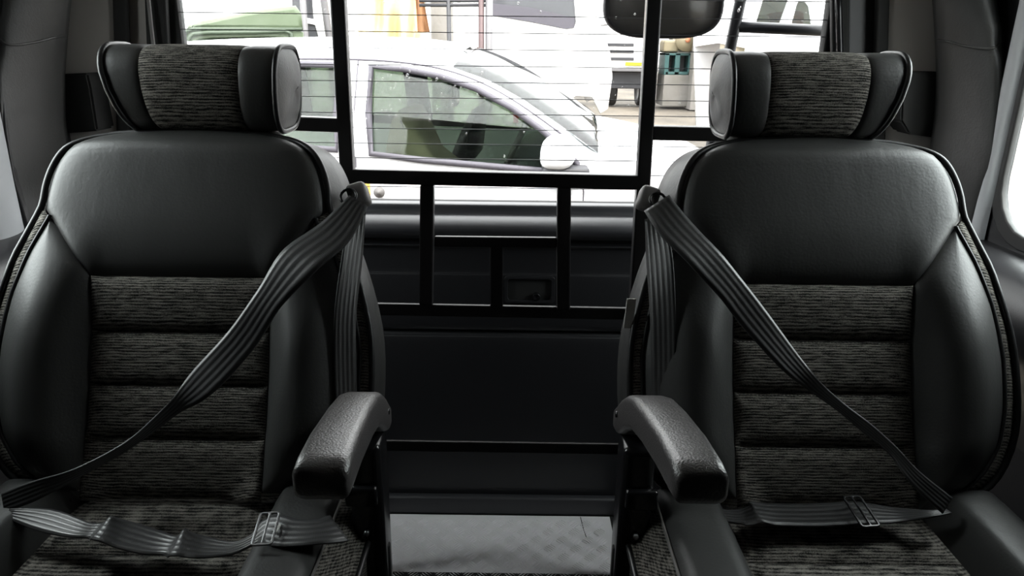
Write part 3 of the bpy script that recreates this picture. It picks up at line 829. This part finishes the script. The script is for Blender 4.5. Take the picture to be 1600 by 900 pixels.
# ================================================================== outside the rear window
bm = bmesh.new(); bmesh.ops.create_grid(bm, x_segments=40, y_segments=40, size=40)
for v in bm.verts: v.co.z = .02 * math.sin(v.co.x * 1.7) * math.sin(v.co.y * 1.3) if abs(v.co.y) > 2 else 0
o = tag(link('ground', bm, M['dirt'], loc=(0, 20, GROUND - .02)), kind='structure')


def wheel(parent, c, r, w, ax=(0, 1, 0), name='wheel'):
    ax = Vector(ax).normalized(); e = ax.cross(Vector((0, 0, 1))).normalized(); z = Vector((0, 0, 1)); c = Vector(c)
    def ring(rr, d): return [c + (e * math.cos(t) + z * math.sin(t)) * rr + ax * d for t in [2 * math.pi * i / 28 for i in range(28)]]
    bm = bmesh.new(); grid(bm, [ring(r * .62, -w * .4), ring(r * .9, -w * .5), ring(r, -w * .35), ring(r, w * .35), ring(r * .9, w * .5), ring(r * .62, w * .4)], True)
    t = link(name, bm, M['rubber'], parent)
    bm = bmesh.new(); grid(bm, [ring(.01, -w * .36), ring(r * .2, -w * .40), ring(r * .55, -w * .3), ring(r * .64, -w * .42), ring(r * .64, w * .42), ring(.01, w * .3)], True); link('rim', bm, M['steel'], t)
    return t


# ---- white hatchback, side on, right behind the van
YAW = R(4); Dl = Vector((math.cos(YAW), -math.sin(YAW), 0)); Dn = Vector((math.sin(YAW), math.cos(YAW), 0)); P0 = Vector((0, 3.15, 0))
def lh(px, py, off=0):
    p = onplane(px, py, P0 + Dn * off, Dn); return ((p - P0).dot(Dl), p.z)
CW = 1.55
car = empty('hatchback_car', P0 + Vector((0, 0, GROUND)), label='white hatchback car parked side-on close behind the rear window', cat='car')
def cw(l, h, d): return P0 + Dl * l + Dn * d + Vector((0, 0, h)) - Vector(car.location)
def inset(h): return .16 * sm(.55, 1.05, h) ** 1.2      # tumblehome
rail_px = [(120, 100), (250, 92), (430, 89), (560, 90), (640, 96), (700, 107), (760, 128), (820, 160), (880, 200), (935, 240)]
rail = [lh(*p) for p in rail_px]
hood = [(rail[-1][0], rail[-1][1]), (rail[-1][0] + .25, rail[-1][1] - .045), (rail[-1][0] + .5, rail[-1][1] - .12), (rail[-1][0] + .68, rail[-1][1] - .25), (rail[-1][0] + .74, rail[-1][1] - .42), (rail[-1][0] + .74, GROUND + .22)]
lo = GROUND + .2; l0 = rail[0][0] - .15
outline = [(l0, lo)] + [(l0 - .1, .25), (l0, rail[0][1] - .25)] + rail + hood[1:]
outline = outline[::-1]
g1 = [lh(*p) for p in [(567, 106), (620, 110), (680, 121), (740, 141), (800, 172), (845, 203), (880, 232), (902, 256), (903, 270), (860, 268), (760, 259), (660, 250), (580, 240), (572, 180)]]
g2 = [lh(*p) for p in [(300, 100), (420, 101), (512, 103), (518, 110), (521, 180), (526, 234), (430, 228), (310, 222)]]
for side in (0, 1):
    fn = (lambda c: cw(c.x, c.z, inset(c.z) + c.y)) if side == 0 else (lambda c: cw(c.x, c.z, CW - inset(c.z) - c.y))
    bm = plate_bm(outline, [g1[::-1], g2[::-1]], .02, .003, fn); link('body_side', bm, M['white'], car, smooth=False)
    if side == 0:
        for nm_, g in (('front_door_glass', g1), ('rear_door_glass', g2)):
            bm = plate_bm(g, [], .004, 0, lambda c: cw(c.x, c.z, inset(c.z) + .012 + c.y)); link(nm_, bm, M['carglass'], car, smooth=False)
            bm = bmesh.new(); tube(bm, [cw(a, b, inset(b) - .002) for a, b in g], .015, 6, closed=True); link('window_seal', bm, M['sealgrey'], car)
    else:
        for nm_, g in (('front_door_glass', g1), ('rear_door_glass', g2)):
            bm = plate_bm(g, [], .004, 0, lambda c: cw(c.x, c.z, CW - inset(c.z) - .012 - c.y)); link(nm_, bm, M['farglass'], car, smooth=False)
        lower = [(l0 + .1, .0)] + [(a, min(b, lh(640, 245)[1] + .0)) for a, b in ((l0 + .1, .45), (rail[-1][0] - .15, .40))] + [(rail[-1][0] - .1, .0)]
        zz = lh(640, 246)[1]
        bm = plate_bm(outline, [g1[::-1], g2[::-1]], .02, 0, lambda c: cw(c.x, c.z, CW - .025 - inset(c.z) - c.y)); link('pillar_trim', bm, M['darkgrey'], car, smooth=False)
        bm = plate_bm([(l0 + .1, lo + .1), (rail[-1][0] - .1, lo + .1), (rail[-1][0] - .15, zz - .05), (l0 + .1, zz + .01)], [], .02, 0, lambda c: cw(c.x, c.z, CW - .06 + c.y)); link('door_trim', bm, M['innertrim'], car, smooth=False)
def crossloft(name, pts, m, crown, n=10):
    rows = []
    for l, h in pts:
        a = inset(h); rows.append([cw(l + .10 * crown * math.sin(math.pi * k / n), h + crown * math.sin(math.pi * k / n) ** .7, a + (CW - 2 * a) * k / n) for k in range(n + 1)])
    bm = bmesh.new(); grid(bm, rows); r = bmesh.ops.extrude_face_region(bm, geom=bm.faces[:]); bmesh.ops.translate(bm, vec=(0, 0, -.012), verts=[v for v in r['geom'] if isinstance(v, bmesh.types.BMVert)])
    return link(name, bm, M[m], car)
rc = [(p.x, p.y) for p in catmull([(a, b, 0) for a, b in rail], 4)]
crossloft('roof', rc[:21], 'white', .085); crossloft('windshield', rc[20:], 'screenglass', .085); crossloft('hood', [(p.x, p.y) for p in catmull([(a, b, 0) for a, b in hood], 4)], 'white', .07)
bm = bmesh.new(); tube(bm, [cw(a - .03, b - .012, inset(b) - .003) for a, b in rc[4:34]], .005, 5); link('roof_seam', bm, M['sealgrey'], car)
# door seams
for pts in ([(545, 95), (548, 170), (556, 250), (560, 330), (560, 420)], [(906, 262), (912, 300), (905, 420)]):
    bm = bmesh.new(); tube(bm, [cw(*lh(*p), inset(lh(*p)[1]) - .001) for p in pts], .003, 5); link('door_seam', bm, M['sealgrey'], car)
# mirror
c = Vector(cw(*lh(873, 234), -.07)); bm = bmesh.new(); ms = bmesh.ops.create_uvsphere(bm, u_segments=20, v_segments=12, radius=1)
for v in bm.verts:
    x, y, z = v.co; f = lambda q: math.copysign(abs(q) ** .7, q)
    v.co = c + Dl * (f(x) * .075 + .012 * z) + Dn * f(y) * .06 + Vector((0, 0, f(z) * .072))
mo = link('wing_mirror', bm, M['white'], car)
bm = bmesh.new(); box(bm, (-.085, -.06, -.03), (.11, .10, .014), .012); link('mirror_base', bm, M['darkgrey'], mo, loc=c + Vector((.02, .03, -.075)))
# interior: seats, dash, wheel, floor
def carseat(l, d, m):
    pts = [lh(*p) for p in l]
    a0 = min(p[0] for p in pts)
    bm = plate_bm(pts, [], .46, .05, lambda c: cw(c.x, c.z, d + c.y)); return link('car_seat', bm, M[m], car)
carseat([(560, 330), (575, 240), (583, 200), (596, 182), (612, 184), (628, 215), (650, 262), (700, 300), (700, 330)], .30, 'beige')
carseat([(640, 320), (668, 250), (690, 205), (706, 196), (716, 204), (708, 240), (700, 300)], .95, 'darkgrey')
bm = plate_bm([lh(*p) for p in [(740, 400), (770, 300), (800, 262), (850, 252), (905, 262), (930, 300), (930, 400)]], [], 1.1, .03, lambda c: cw(c.x, c.z, .2 + c.y)); link('dashboard', bm, M['darkgrey'], car)
cc = lh(800, 238); bm = bmesh.new()
tube(bm, [cw(cc[0] + .07 * math.sin(t), cc[1] + .15 * math.sin(t), .48 + .17 * math.cos(t)) for t in [2 * math.pi * i / 32 for i in range(32)]], .014, 8, closed=True); link('steering_wheel', bm, M['greyplastic'], car)
bm = bmesh.new(); q = lh(787, 210); tube(bm, [cw(q[0], q[1] + .22, .75), cw(q[0], q[1] + .03, .75)], .003); box(bm, Vector(cw(q[0], q[1], .75)) - Vector((.014, .014, .03)), Vector(cw(q[0], q[1], .75)) + Vector((.014, .014, .03)), .006); link('hanging_charm', bm, M['red'], car)
bm = bmesh.new(); box(bm, (-.02, -.10, -.14), (.02, .10, .14), .02); q = lh(635, 155); link('belt_pillar', bm, M['darkgrey'], car, loc=cw(q[0], q[1], CW - .14))
bm = plate_bm([(l0 + .05, lo - .02), (hood[-1][0] - .05, lo - .02), (hood[-1][0] - .05, lo + .08), (l0 + .05, lo + .08)], [], CW - .1, 0, lambda c: cw(c.x, c.z, .05 + c.y)); link('car_floor', bm, M['darkgrey'], car, smooth=False)
# head lamp, fuel-flap, indicator
bm = bmesh.new(); ms = bmesh.ops.create_uvsphere(bm, u_segments=16, v_segments=10, radius=1); q = lh(985, 252)
for v in bm.verts: v.co = Vector(cw(q[0], q[1] - .02, .12)) + Dl * v.co.x * .16 + Dn * v.co.y * .10 + Vector((0, 0, v.co.z * .05 - .25 * v.co.x * .12))
link('head_lamp', bm, M['steel'], car)
q = lh(593, 300); bm = bmesh.new(); tube(bm, [cw(q[0], q[1], -.012), cw(q[0], q[1], .01)], .024, 18); tube(bm, [cw(q[0], q[1], -.016), cw(q[0], q[1], .0)], .012, 14); link('door_handle_lock', bm, M['greyplastic'], car)
q = lh(574, 300); bm = bmesh.new(); box(bm, (-.014, -.004, -.05), (.014, .006, .05), .003); link('side_marker', bm, M['amber'], car, loc=cw(q[0], q[1], -.004))
for l in (l0 + .45, hood[-1][0] - .55):
    for d in (.06, CW - .06): wheel(car, cw(l, GROUND + .29, d), .29, .17, Dn)

# ---- shrubs standing between the hatchback and the truck
def shrub(loc, w, h, n, label):
    root = empty('shrub', loc, label=label, cat='shrub', group='shrubs behind the white hatchback')
    bm = bmesh.new()
    for i in range(5):
        a = random.uniform(0, 6.28); tube(bm, [(0, 0, 0), (.2 * w * math.cos(a), .2 * w * math.sin(a), h * .45), (.45 * w * math.cos(a), .3 * w * math.sin(a), h * .9)], [.02, .013, .006], 5)
    link('stem', bm, M['bark'], root)
    bm = bmesh.new()
    for i in range(n):
        a = random.uniform(0, 6.28); r = math.sqrt(random.random()); z = random.uniform(.12, 1) * h
        p = Vector((r * w * .5 * math.cos(a), r * .3 * math.sin(a), z))
        d = Vector((random.gauss(0, 1), random.gauss(0, 1), random.gauss(0, .6))).normalized(); e = d.cross(Vector((random.random(), random.random(), 1))).normalized()
        s = random.uniform(.03, .06)
        bm.faces.new([bm.verts.new(q) for q in (p, p + d * s + e * s * .4, p + d * 2 * s, p + d * s - e * s * .4)])
    o = link('foliage', bm, M['leaf'], root, smooth=False, norm=False); o['kind'] = 'stuff'
for i, (px, w, h, lb) in enumerate(((662, .22, 1.10, 'leafy green shrub seen through the left half of the hatchback windows'), (772, .24, .98, 'leafy green shrub seen through the middle of the hatchback windows'), (872, .20, .85, 'low green shrub seen behind the hatchback steering wheel'))):
    p = atY(px, 100, 5.5); shrub((p.x, 5.5, GROUND), w, h, 800, lb)

# ---- white truck, cab facing right
TY = 9.0
def tp_(px, py, y=TY): p = atY(px, py, y); return (p.x, p.z)
trk = empty('truck', (atY(830, 100, TY).x, TY, GROUND), label='white truck with a dark cab window parked behind the hatchback', cat='truck')
def tw(x, y, z): return Vector((x, y, z)) - Vector(trk.location)
out = [tp_(*p) for p in [(700, 190), (872, 190), (880, 165), (900, 150), (925, 152), (938, 178), (950, 170), (957, 120), (953, 80), (940, 45), (928, 10), (915, -60), (890, -110), (700, -110)]]
win = [tp_(*p) for p in [(768, 24), (830, 34), (885, 45), (897, 43), (900, 34), (897, 0), (885, -60), (768, -60)]]
bm = plate_bm(out[::-1], [win], .05, .01, lambda c: tw(c.x, TY + c.y, c.z)); link('cab_side', bm, M['truckwhite'], trk, smooth=False)
bm = plate_bm(out[::-1], [], .05, .01, lambda c: tw(c.x, TY + 1.75 + c.y, c.z)); link('cab_side', bm, M['truckwhite'], trk, smooth=False)
edge = [out[i] for i in (6, 7, 8, 9, 10, 11, 12, 13)]
bm = bmesh.new(); grid(bm, [[tw(a, TY + .01, b), tw(a, TY + 1.78, b)] for a, b in edge]); link('cab_front', bm, M['truckwhite'], trk)
bm = plate_bm(win[::-1], [], .01, 0, lambda c: tw(c.x, TY + .02 + c.y, c.z)); link('cab_window', bm, M['truckglass'], trk, smooth=False)
q = [tp_(*p) for p in [(768, 24), (830, 34), (885, 45), (897, 43), (898, 28), (830, 12), (768, 5)]]
bm = plate_bm(q, [], .02, 0, lambda c: tw(c.x, TY + .005 - c.y, c.z)); link('window_sill', bm, M['sealgrey'], trk, smooth=False)
a = tp_(548, -110); b = tp_(708, 190)
bm = bmesh.new(); box(bm, tw(a[0], TY + .1, b[1]), tw(b[0], TY + 1.8, b[1] + 1.25), .02); link('cargo_body', bm, M['truckwhite'], trk, smooth=False)
for px in (600, 910):
    x = tp_(px, 160)[0]
    for yy in (TY + .2, TY + 1.6): wheel(trk, tw(x, yy, GROUND + .38), .38, .24, (0, 1, 0))

# ---- pale green old off-roader at the left
GY = 5.6
suv = empty('off_roader', (atY(380, 60, GY).x, GY, GROUND), label='pale green boxy off-road vehicle at the left beyond the rear window', cat='car')
def gw(x, y, z): return Vector((x, y, z)) - Vector(suv.location)
def gp(px, py): p = atY(px, py, GY); return (p.x, p.z)
so = [gp(*p) for p in [(262, 100), (272, 60), (279, 46), (440, 44), (452, 50), (456, 100), (462, 240), (250, 240)]]
wo = [gp(*p) for p in [(288, 90), (291, 66), (297, 61), (315, 59), (400, 57), (421, 58), (422, 66), (424, 90)]]
bm = plate_bm(so[::-1], [wo], .05, .006, lambda c: gw(c.x, GY + c.y, c.z)); link('body_side', bm, M['green'], suv, smooth=False)
bm = plate_bm(so[::-1], [], .05, .006, lambda c: gw(c.x, GY + 1.15 + c.y, c.z)); link('body_side', bm, M['green'], suv, smooth=False)
roofo = [gp(*p) for p in [(279, 46), (283, 38), (290, 34), (328, 26), (360, 19), (396, 12), (440, 7), (449, 20), (452, 46)]]
n = 6; rows = []
for a, b in roofo[:-1]:
    rows.append([gw(a, GY - .02 + 1.56 * k / n, b if 0 < k < n else gp(0 + 340, 46)[1]) for k in range(n + 1)])
bm = plate_bm(roofo[::-1], [], 1.15, .03, lambda c: gw(c.x, GY + .02 + c.y, c.z)); link('roof', bm, M['green'], suv, smooth=False)
bm = bmesh.new(); tube(bm, [gw(a, GY - .012, b) for a, b in (gp(272, 62), gp(281, 48), gp(290, 45.5), gp(360, 45), gp(450, 45))], .012, 6); link('drip_rail', bm, M['greenshade'], suv)
bm = bmesh.new(); tube(bm, [gw(a, GY - .012, b) for a, b in [gp(*p) for p in [(282, 80), (284, 58), (290, 53), (310, 51), (380, 50), (424, 48), (433, 52), (434, 80)]]], .016, 6); link('door_frame', bm, M['greenshade'], suv)
bm = plate_bm(wo[::-1], [], .006, 0, lambda c: gw(c.x, GY + .03 + c.y, c.z)); link('side_window', bm, M['carglass'], suv, smooth=False)
bm = bmesh.new(); box(bm, gw(gp(338, 60)[0], GY + .3, GROUND + 1.0), gw(gp(352, 60)[0], GY + .7, 1.12), .02); link('inner_seat', bm, M['darkgrey'], suv)
for px in (300, 415):
    for yy in (GY + .12, GY + 1.05): wheel(suv, gw(gp(px, 200)[0], yy, GROUND + .36), .36, .22, (0, 1, 0))

suv.rotation_euler = (0, 0, R(18)); suv.location.x += .09; suv.location.y += .0

# ---- white minibus with dark windows, behind the off-roader's tail
VY = 7.2
van = empty('minibus', (atY(480, 60, VY).x, VY, GROUND), label='white minibus with two dark side windows left of the cage post', cat='van')
def vw(x, y, z): return Vector((x, y, z)) - Vector(van.location)
def vp(px, py): p = atY(px, py, VY); return (p.x, p.z)
vo = [vp(*p) for p in [(448, 200), (447, -60), (490, -60), (505, 0), (516, 30), (525, 90), (532, 200)]]
h1 = [vp(*p) for p in [(456, 28), (455, -20), (486, -20), (490, 30), (474, 27)]]; h2 = [vp(*p) for p in [(461, 60), (459, 38), (472, 35), (492, 39), (499, 62), (480, 62)]]
bm = plate_bm(vo, [h1[::-1], h2[::-1]], .05, .006, lambda c: vw(c.x, VY + c.y, c.z)); link('body_side', bm, M['truckwhite'], van, smooth=False)
for h in (h1, h2):
    bm = plate_bm(h, [], .01, 0, lambda c: vw(c.x, VY + .02 + c.y, c.z)); link('side_window', bm, M['truckglass'], van, smooth=False)
bm = bmesh.new(); a = vp(449, 198); b = vp(500, -58); box(bm, vw(a[0], VY + .05, a[1]), vw(b[0], VY + 1.6, b[1]), .02); link('body', bm, M['truckwhite'], van, smooth=False)
for px in (462, 515):
    for yy in (VY + .15, VY + 1.4): wheel(van, vw(vp(px, 200)[0], yy, GROUND + .32), .32, .2, (0, 1, 0))
p = atY(473, 0, 7.1); bm = bmesh.new(); tube(bm, [(p.x, 7.1, GROUND), (p.x, 7.1, 1.95)], .028, 14)
tag(link('metal_post', bm, M['steel']), 'round silver metal post in front of the minibus windows', 'post')
p = atY(506, 0, 6.5); p2 = atY(515, 62, 6.5); bm = bmesh.new(); tube(bm, [(p2.x + .04, 6.5, GROUND), (p2.x, 6.5, p2.z), (p.x, 6.5, p.z), (p.x - .04, 6.5, p.z + .35)], .030, 10)
tag(link('grey_pole', bm, M['steel']), 'slanting grey pole just left of the left cage post', 'pole')

# ---- tarp, pillar, pipe frame between
FY = 6.6
rows = []
for j in range(12):
    v = j / 11; row = []
    for i in range(41):
        u = i / 40; p = atY(558 + 108 * u, -40 + 110 * v, FY); p.y += .05 * math.sin(u * 23 + v * 2) + .03 * math.sin(u * 11 - v * 4); row.append(p)
    rows.append(row)
bm = bmesh.new(); grid(bm, rows); tag(link('hanging_tarp', bm, M['tarp']), 'cream and orange tarp hanging behind the hatchback roof', 'tarp')
rows = []
for j in range(10):
    v = j / 9; row = []
    for i in range(13):
        u = i / 12; a = atY(648 + 4 * v, -20 + 70 * v, FY - .15); b = atY(658 + 14 * v, -20 + 70 * v, FY - .15); p = a.lerp(b, u); p.y += .03 * math.sin(u * 9 + v); row.append(p)
    rows.append(row)
bm = bmesh.new(); grid(bm, rows); tag(link('orange_cloth', bm, M['orangecloth']), 'narrow orange cloth fold hanging at the right side of the cream tarp', 'cloth')
p = atY(690, 0, 7.0); bm = bmesh.new(); tube(bm, [(p.x, 7.0, GROUND), (p.x, 7.0, 1.38)], .10, 24); tag(link('round_pillar', bm, M['concrete']), 'thick round grey pillar under the pipe frame', 'pillar')
fr = empty('pipe_frame', (atY(730, 0, 6.3).x, 6.3, GROUND), label='tall steel pipe frame with a crossbar beside the truck cab window', cat='frame')
for px, r, m in ((702, .018, 'darkgrey'), (752, .024, 'steelbrown'), (764, .030, 'steel')):
    a = atY(px, 80, 6.3); bm = bmesh.new(); tube(bm, [Vector((a.x, 6.3, GROUND)) - fr.location, Vector((a.x, 6.3, 1.75)) - fr.location], r, 12); link('upright', bm, M[m], fr)
for py in (1, 8):
    a = atY(655, py, 6.3); b = atY(760, py, 6.3); bm = bmesh.new(); tube(bm, [a - fr.location, b - fr.location], .014, 10); link('crossbar', bm, M['darkgrey'], fr)

# ---- far truck front with grille and yellow plate
QY = 19.0
q2 = empty('grey_truck', (atY(990, 100, QY).x, QY, GROUND), label='far white truck front with dark grille slots and a yellow plate', cat='truck')
def qw(px, py, dy=0): return atY(px, py, QY) + Vector((0, dy, 0)) - Vector(q2.location)
def qbox(name, a, b, y0, y1, m, bev=.01):
    p = qw(*a); q = qw(*b); bm = bmesh.new(); box(bm, (min(p.x, q.x), y0, min(p.z, q.z)), (max(p.x, q.x), y1, max(p.z, q.z)), bev); return link(name, bm, M[m], q2, smooth=False)
qbox('cab', (948, 40), (1028, 112), 0, 2, 'truckwhite', .03); qbox('windscreen', (952, -15), (1024, 40), .02, 1.9, 'truckglass', .03)
for y in (70, 80.5, 92): qbox('grille_slot', (949, y - 2.6), (990, y + 2.6), -.03, .01, 'darkgrey', .004)
qbox('bumper', (946, 106), (1028, 112), -.14, .05, 'steel', .01); qbox('number_plate', (977, 97), (1006, 103), -.05, 0, 'yellow', .003); qbox('underside', (950, 112), (1026, 140), .2, 1.8, 'darkgrey', .02)
for px in (962, 1014): wheel(q2, Vector((qw(px, 100).x, .8, .45)), .45, .28, (1, 0, 0))

# ---- teal machine with a cream drum, beside a concrete column
MY = 19.0
mc = empty('teal_machine', (atY(1060, 110, MY).x, MY, GROUND), label='teal cabinet machine with a cream round drum on top by the concrete wall', cat='machine')
def mbox(name, a, b, y0, y1, m, bev=.008, par=None):
    p = atY(*a, MY) - mc.location; q = atY(*b, MY) - mc.location; bm = bmesh.new(); box(bm, (min(p.x, q.x), y0, min(p.z, q.z)), (max(p.x, q.x), y1, max(p.z, q.z)), bev); return link(name, bm, M[m], mc, smooth=False)
for a, b in (((1040, 83), (1081, 87)), ((1040, 112), (1081, 117)), ((1040, 83), (1044, 117)), ((1056, 83), (1061, 117)), ((1077, 83), (1081, 117))): mbox('cabinet_frame', a, b, 0, .8, 'teal')
mbox('cabinet_back', (1042, 85), (1080, 115), .5, .8, 'darkgrey'); mbox('base', (1038, 117), (1084, 166), .0, .9, 'concrete'); mbox('motor', (1039, 62), (1062, 83), .1, .7, 'cream', .06)
c = atY(1073, 64, MY) - mc.location; bm = bmesh.new()
tube(bm, [c + Vector((0, -.1, 0)), c + Vector((0, .5, 0))], .25, 24); link('drum', bm, M['cream'], mc); bm = bmesh.new(); tube(bm, [c + Vector((0, -.14, .02)), c + Vector((0, 0, .02))], .06, 12); link('hub', bm, M['rust'], mc)
wl = empty('block_wall', (atY(1150, 100, 20.5).x, 20.5, GROUND), label='concrete block wall beyond the teal machine', cat='wall')
a = atY(1048, 40, 20.5).x - wl.location.x; b = atY(1330, 40, 20.5).x - wl.location.x
bm = bmesh.new(); box(bm, (-.19, -.004, -.095), (.19, .15, .095), .006, seg=1); me0 = None
for j in range(11):
    nb = int((b - a) / .4) + 1
    for i in range(nb):
        x = a + .2 + i * .4 + (.2 if j % 2 else 0)
        if me0 is None:
            o = link('block', bm, M['block'], wl, smooth=False); me0 = o.data
        else:
            o = bpy.data.objects.new('block', me0); COL.objects.link(o); o.parent = wl
        o.location = (x, random.uniform(-.004, .004), .1 + j * .2)
bm = bmesh.new(); box(bm, (a, .02, 0), (b + .2, .13, 2.19)); link('mortar', bm, M['concrete'], wl, smooth=False)
p = atY(1107, 100, 18.6); bm = bmesh.new(); box(bm, (p.x - .36, 18.6, GROUND), (p.x + .36, 19.2, 3.2), .01); tag(link('concrete_column', bm, M['concrete'], smooth=False), 'pale square concrete column to the right of the teal machine', 'column')

# ---- white car at the upper right
RY = 5.2
rcx = empty('white_sedan', (atY(1235, 60, RY).x, RY, GROUND), label='white car with slanting pillars seen above the right headrest', cat='car')
def rw(x, y, z): return Vector((x, y, z)) - Vector(rcx.location)
def rp(px, py): p = atY(px, py, RY); return (p.x, p.z)
ro = [rp(*p) for p in [(1166, 250), (1166, 75), (1166, 55), (1172, 5), (1190, -25), (1290, -30), (1330, 0), (1370, 65), (1450, 90), (1460, 250)]]
w_1 = [rp(*p) for p in [(1172, 39), (1178, 0), (1185, -15), (1200, -15), (1190, 0), (1178, 39)]]
w_2 = [rp(*p) for p in [(1180, 40), (1196, -12), (1236, -12), (1218, 40)]]; w_3 = [rp(*p) for p in [(1236, 41), (1245, 8), (1248, 2), (1258, 3), (1264, 10), (1269, 41)]]
bm = plate_bm(ro[::-1], [w_2, w_3], .04, .006, lambda c: rw(c.x, RY + c.y, c.z)); link('body_side', bm, M['white'], rcx, smooth=False)
bm = plate_bm(ro[::-1], [], .04, .006, lambda c: rw(c.x, RY + 1.5 + c.y, c.z)); link('body_side', bm, M['white'], rcx, smooth=False)
pr = ro[1:-1]; bm = bmesh.new(); grid(bm, [[rw(x, RY + .02, z), rw(x, RY + .75, z + .03), rw(x, RY + 1.52, z)] for x, z in pr]); link('roof', bm, M['white'], rcx)
for w_ in (w_2, w_3):
    bm = plate_bm(w_[::-1], [], .006, 0, lambda c: rw(c.x, RY + .015 + c.y, c.z)); link('side_window', bm, M['carglass'], rcx, smooth=False)
p = rp(1200, 45); bm = bmesh.new(); box(bm, rw(p[0] - .12, RY + .25, GROUND + .4), rw(p[0] + .10, RY + .75, rp(1200, 20)[1]), .04); link('brown_seat', bm, M['beige'], rcx)
p = rp(1258, 45); bm = bmesh.new(); box(bm, rw(p[0] - .05, RY + .25, GROUND + .4), rw(p[0] + .09, RY + .75, rp(1258, 14)[1]), .04); link('rust_seat', bm, M['rust'], rcx)
for px in (1180, 1380):
    for yy in (RY + .1, RY + 1.4): wheel(rcx, rw(rp(px, 200)[0], yy, GROUND + .3), .3, .18, (0, 1, 0))

# ---- hung outside on the van itself: round-cornered mirror and the ladder
my = 1.78; c = atY(1036, 8, my)
mr = empty('convex_mirror', c, label='black-rimmed convex mirror hanging outside the rear window, upper right', cat='mirror')
def mring(ax, az, y, p=.62):
    out = []
    for i in range(48):
        t = 2 * math.pi * i / 48; cc, ss = math.cos(t), math.sin(t)
        out.append((ax * math.copysign(abs(cc) ** p, cc), y, az * math.copysign(abs(ss) ** .8, ss)))
    return out
AX, AZ = .135, .072
bm = bmesh.new(); grid(bm, [mring(AX * .91, AZ * .90, -.008), mring(AX * .95, AZ * .93, -.016), mring(AX, AZ, -.010), mring(AX * 1.0, AZ * 1.0, .01), mring(AX * .8, AZ * .8, .045), mring(AX * .3, AZ * .3, .06), mring(.001, .001, .06)], True)
link('mirror_housing', bm, M['darkgrey'], mr)
bm = bmesh.new(); grid(bm, [mring(AX * .92 * q, AZ * .91 * q, -.010 - .022 * (1 - q * q)) for q in (1, .85, .7, .5, .3, .1, .005)], True); link('mirror_glass', bm, M['mirror'], mr)
bm = bmesh.new(); tube(bm, [(0, .05, .02), (0, .06, .12), (0, -.02, .30), (0, -.10, .36)], .012); link('mirror_arm', bm, M['darkgrey'], mr)
ld = empty('ladder', atY(1150, 60, 1.80), label='black tubular ladder fixed outside the rear window at the right', cat='ladder')
def lpnt(px, py): return atY(px, py, 1.80) - ld.location
bm = bmesh.new(); tube(bm, [lpnt(1172, -80), lpnt(1157, 0), lpnt(1140, 80), lpnt(1105, 260), lpnt(1070, 430)], .0135, 12); link('upright', bm, M['ladder'], ld)
bm = bmesh.new(); tube(bm, [lpnt(1350, -80), lpnt(1340, 0), lpnt(1330, 80), lpnt(1320, 430)], .0135, 12); link('upright', bm, M['ladder'], ld)
for a, b in (((1152, 42), (1336, 50)), ((1120, 225), (1326, 232))):
    bm = bmesh.new(); tube(bm, [lpnt(*a), lpnt(*b)], .0125, 12); link('rung', bm, M['ladder'], ld)

# ---- white wall added outside to brighten the right side window and bounce light in
bm = bmesh.new(); box(bm, (3.6, -2.0, GROUND), (3.8, 4.2, 1.0), .01)
tag(link('brightening_wall', bm, M['truckwhite'], smooth=False), 'white wall added outside the right side window to brighten it', 'wall')
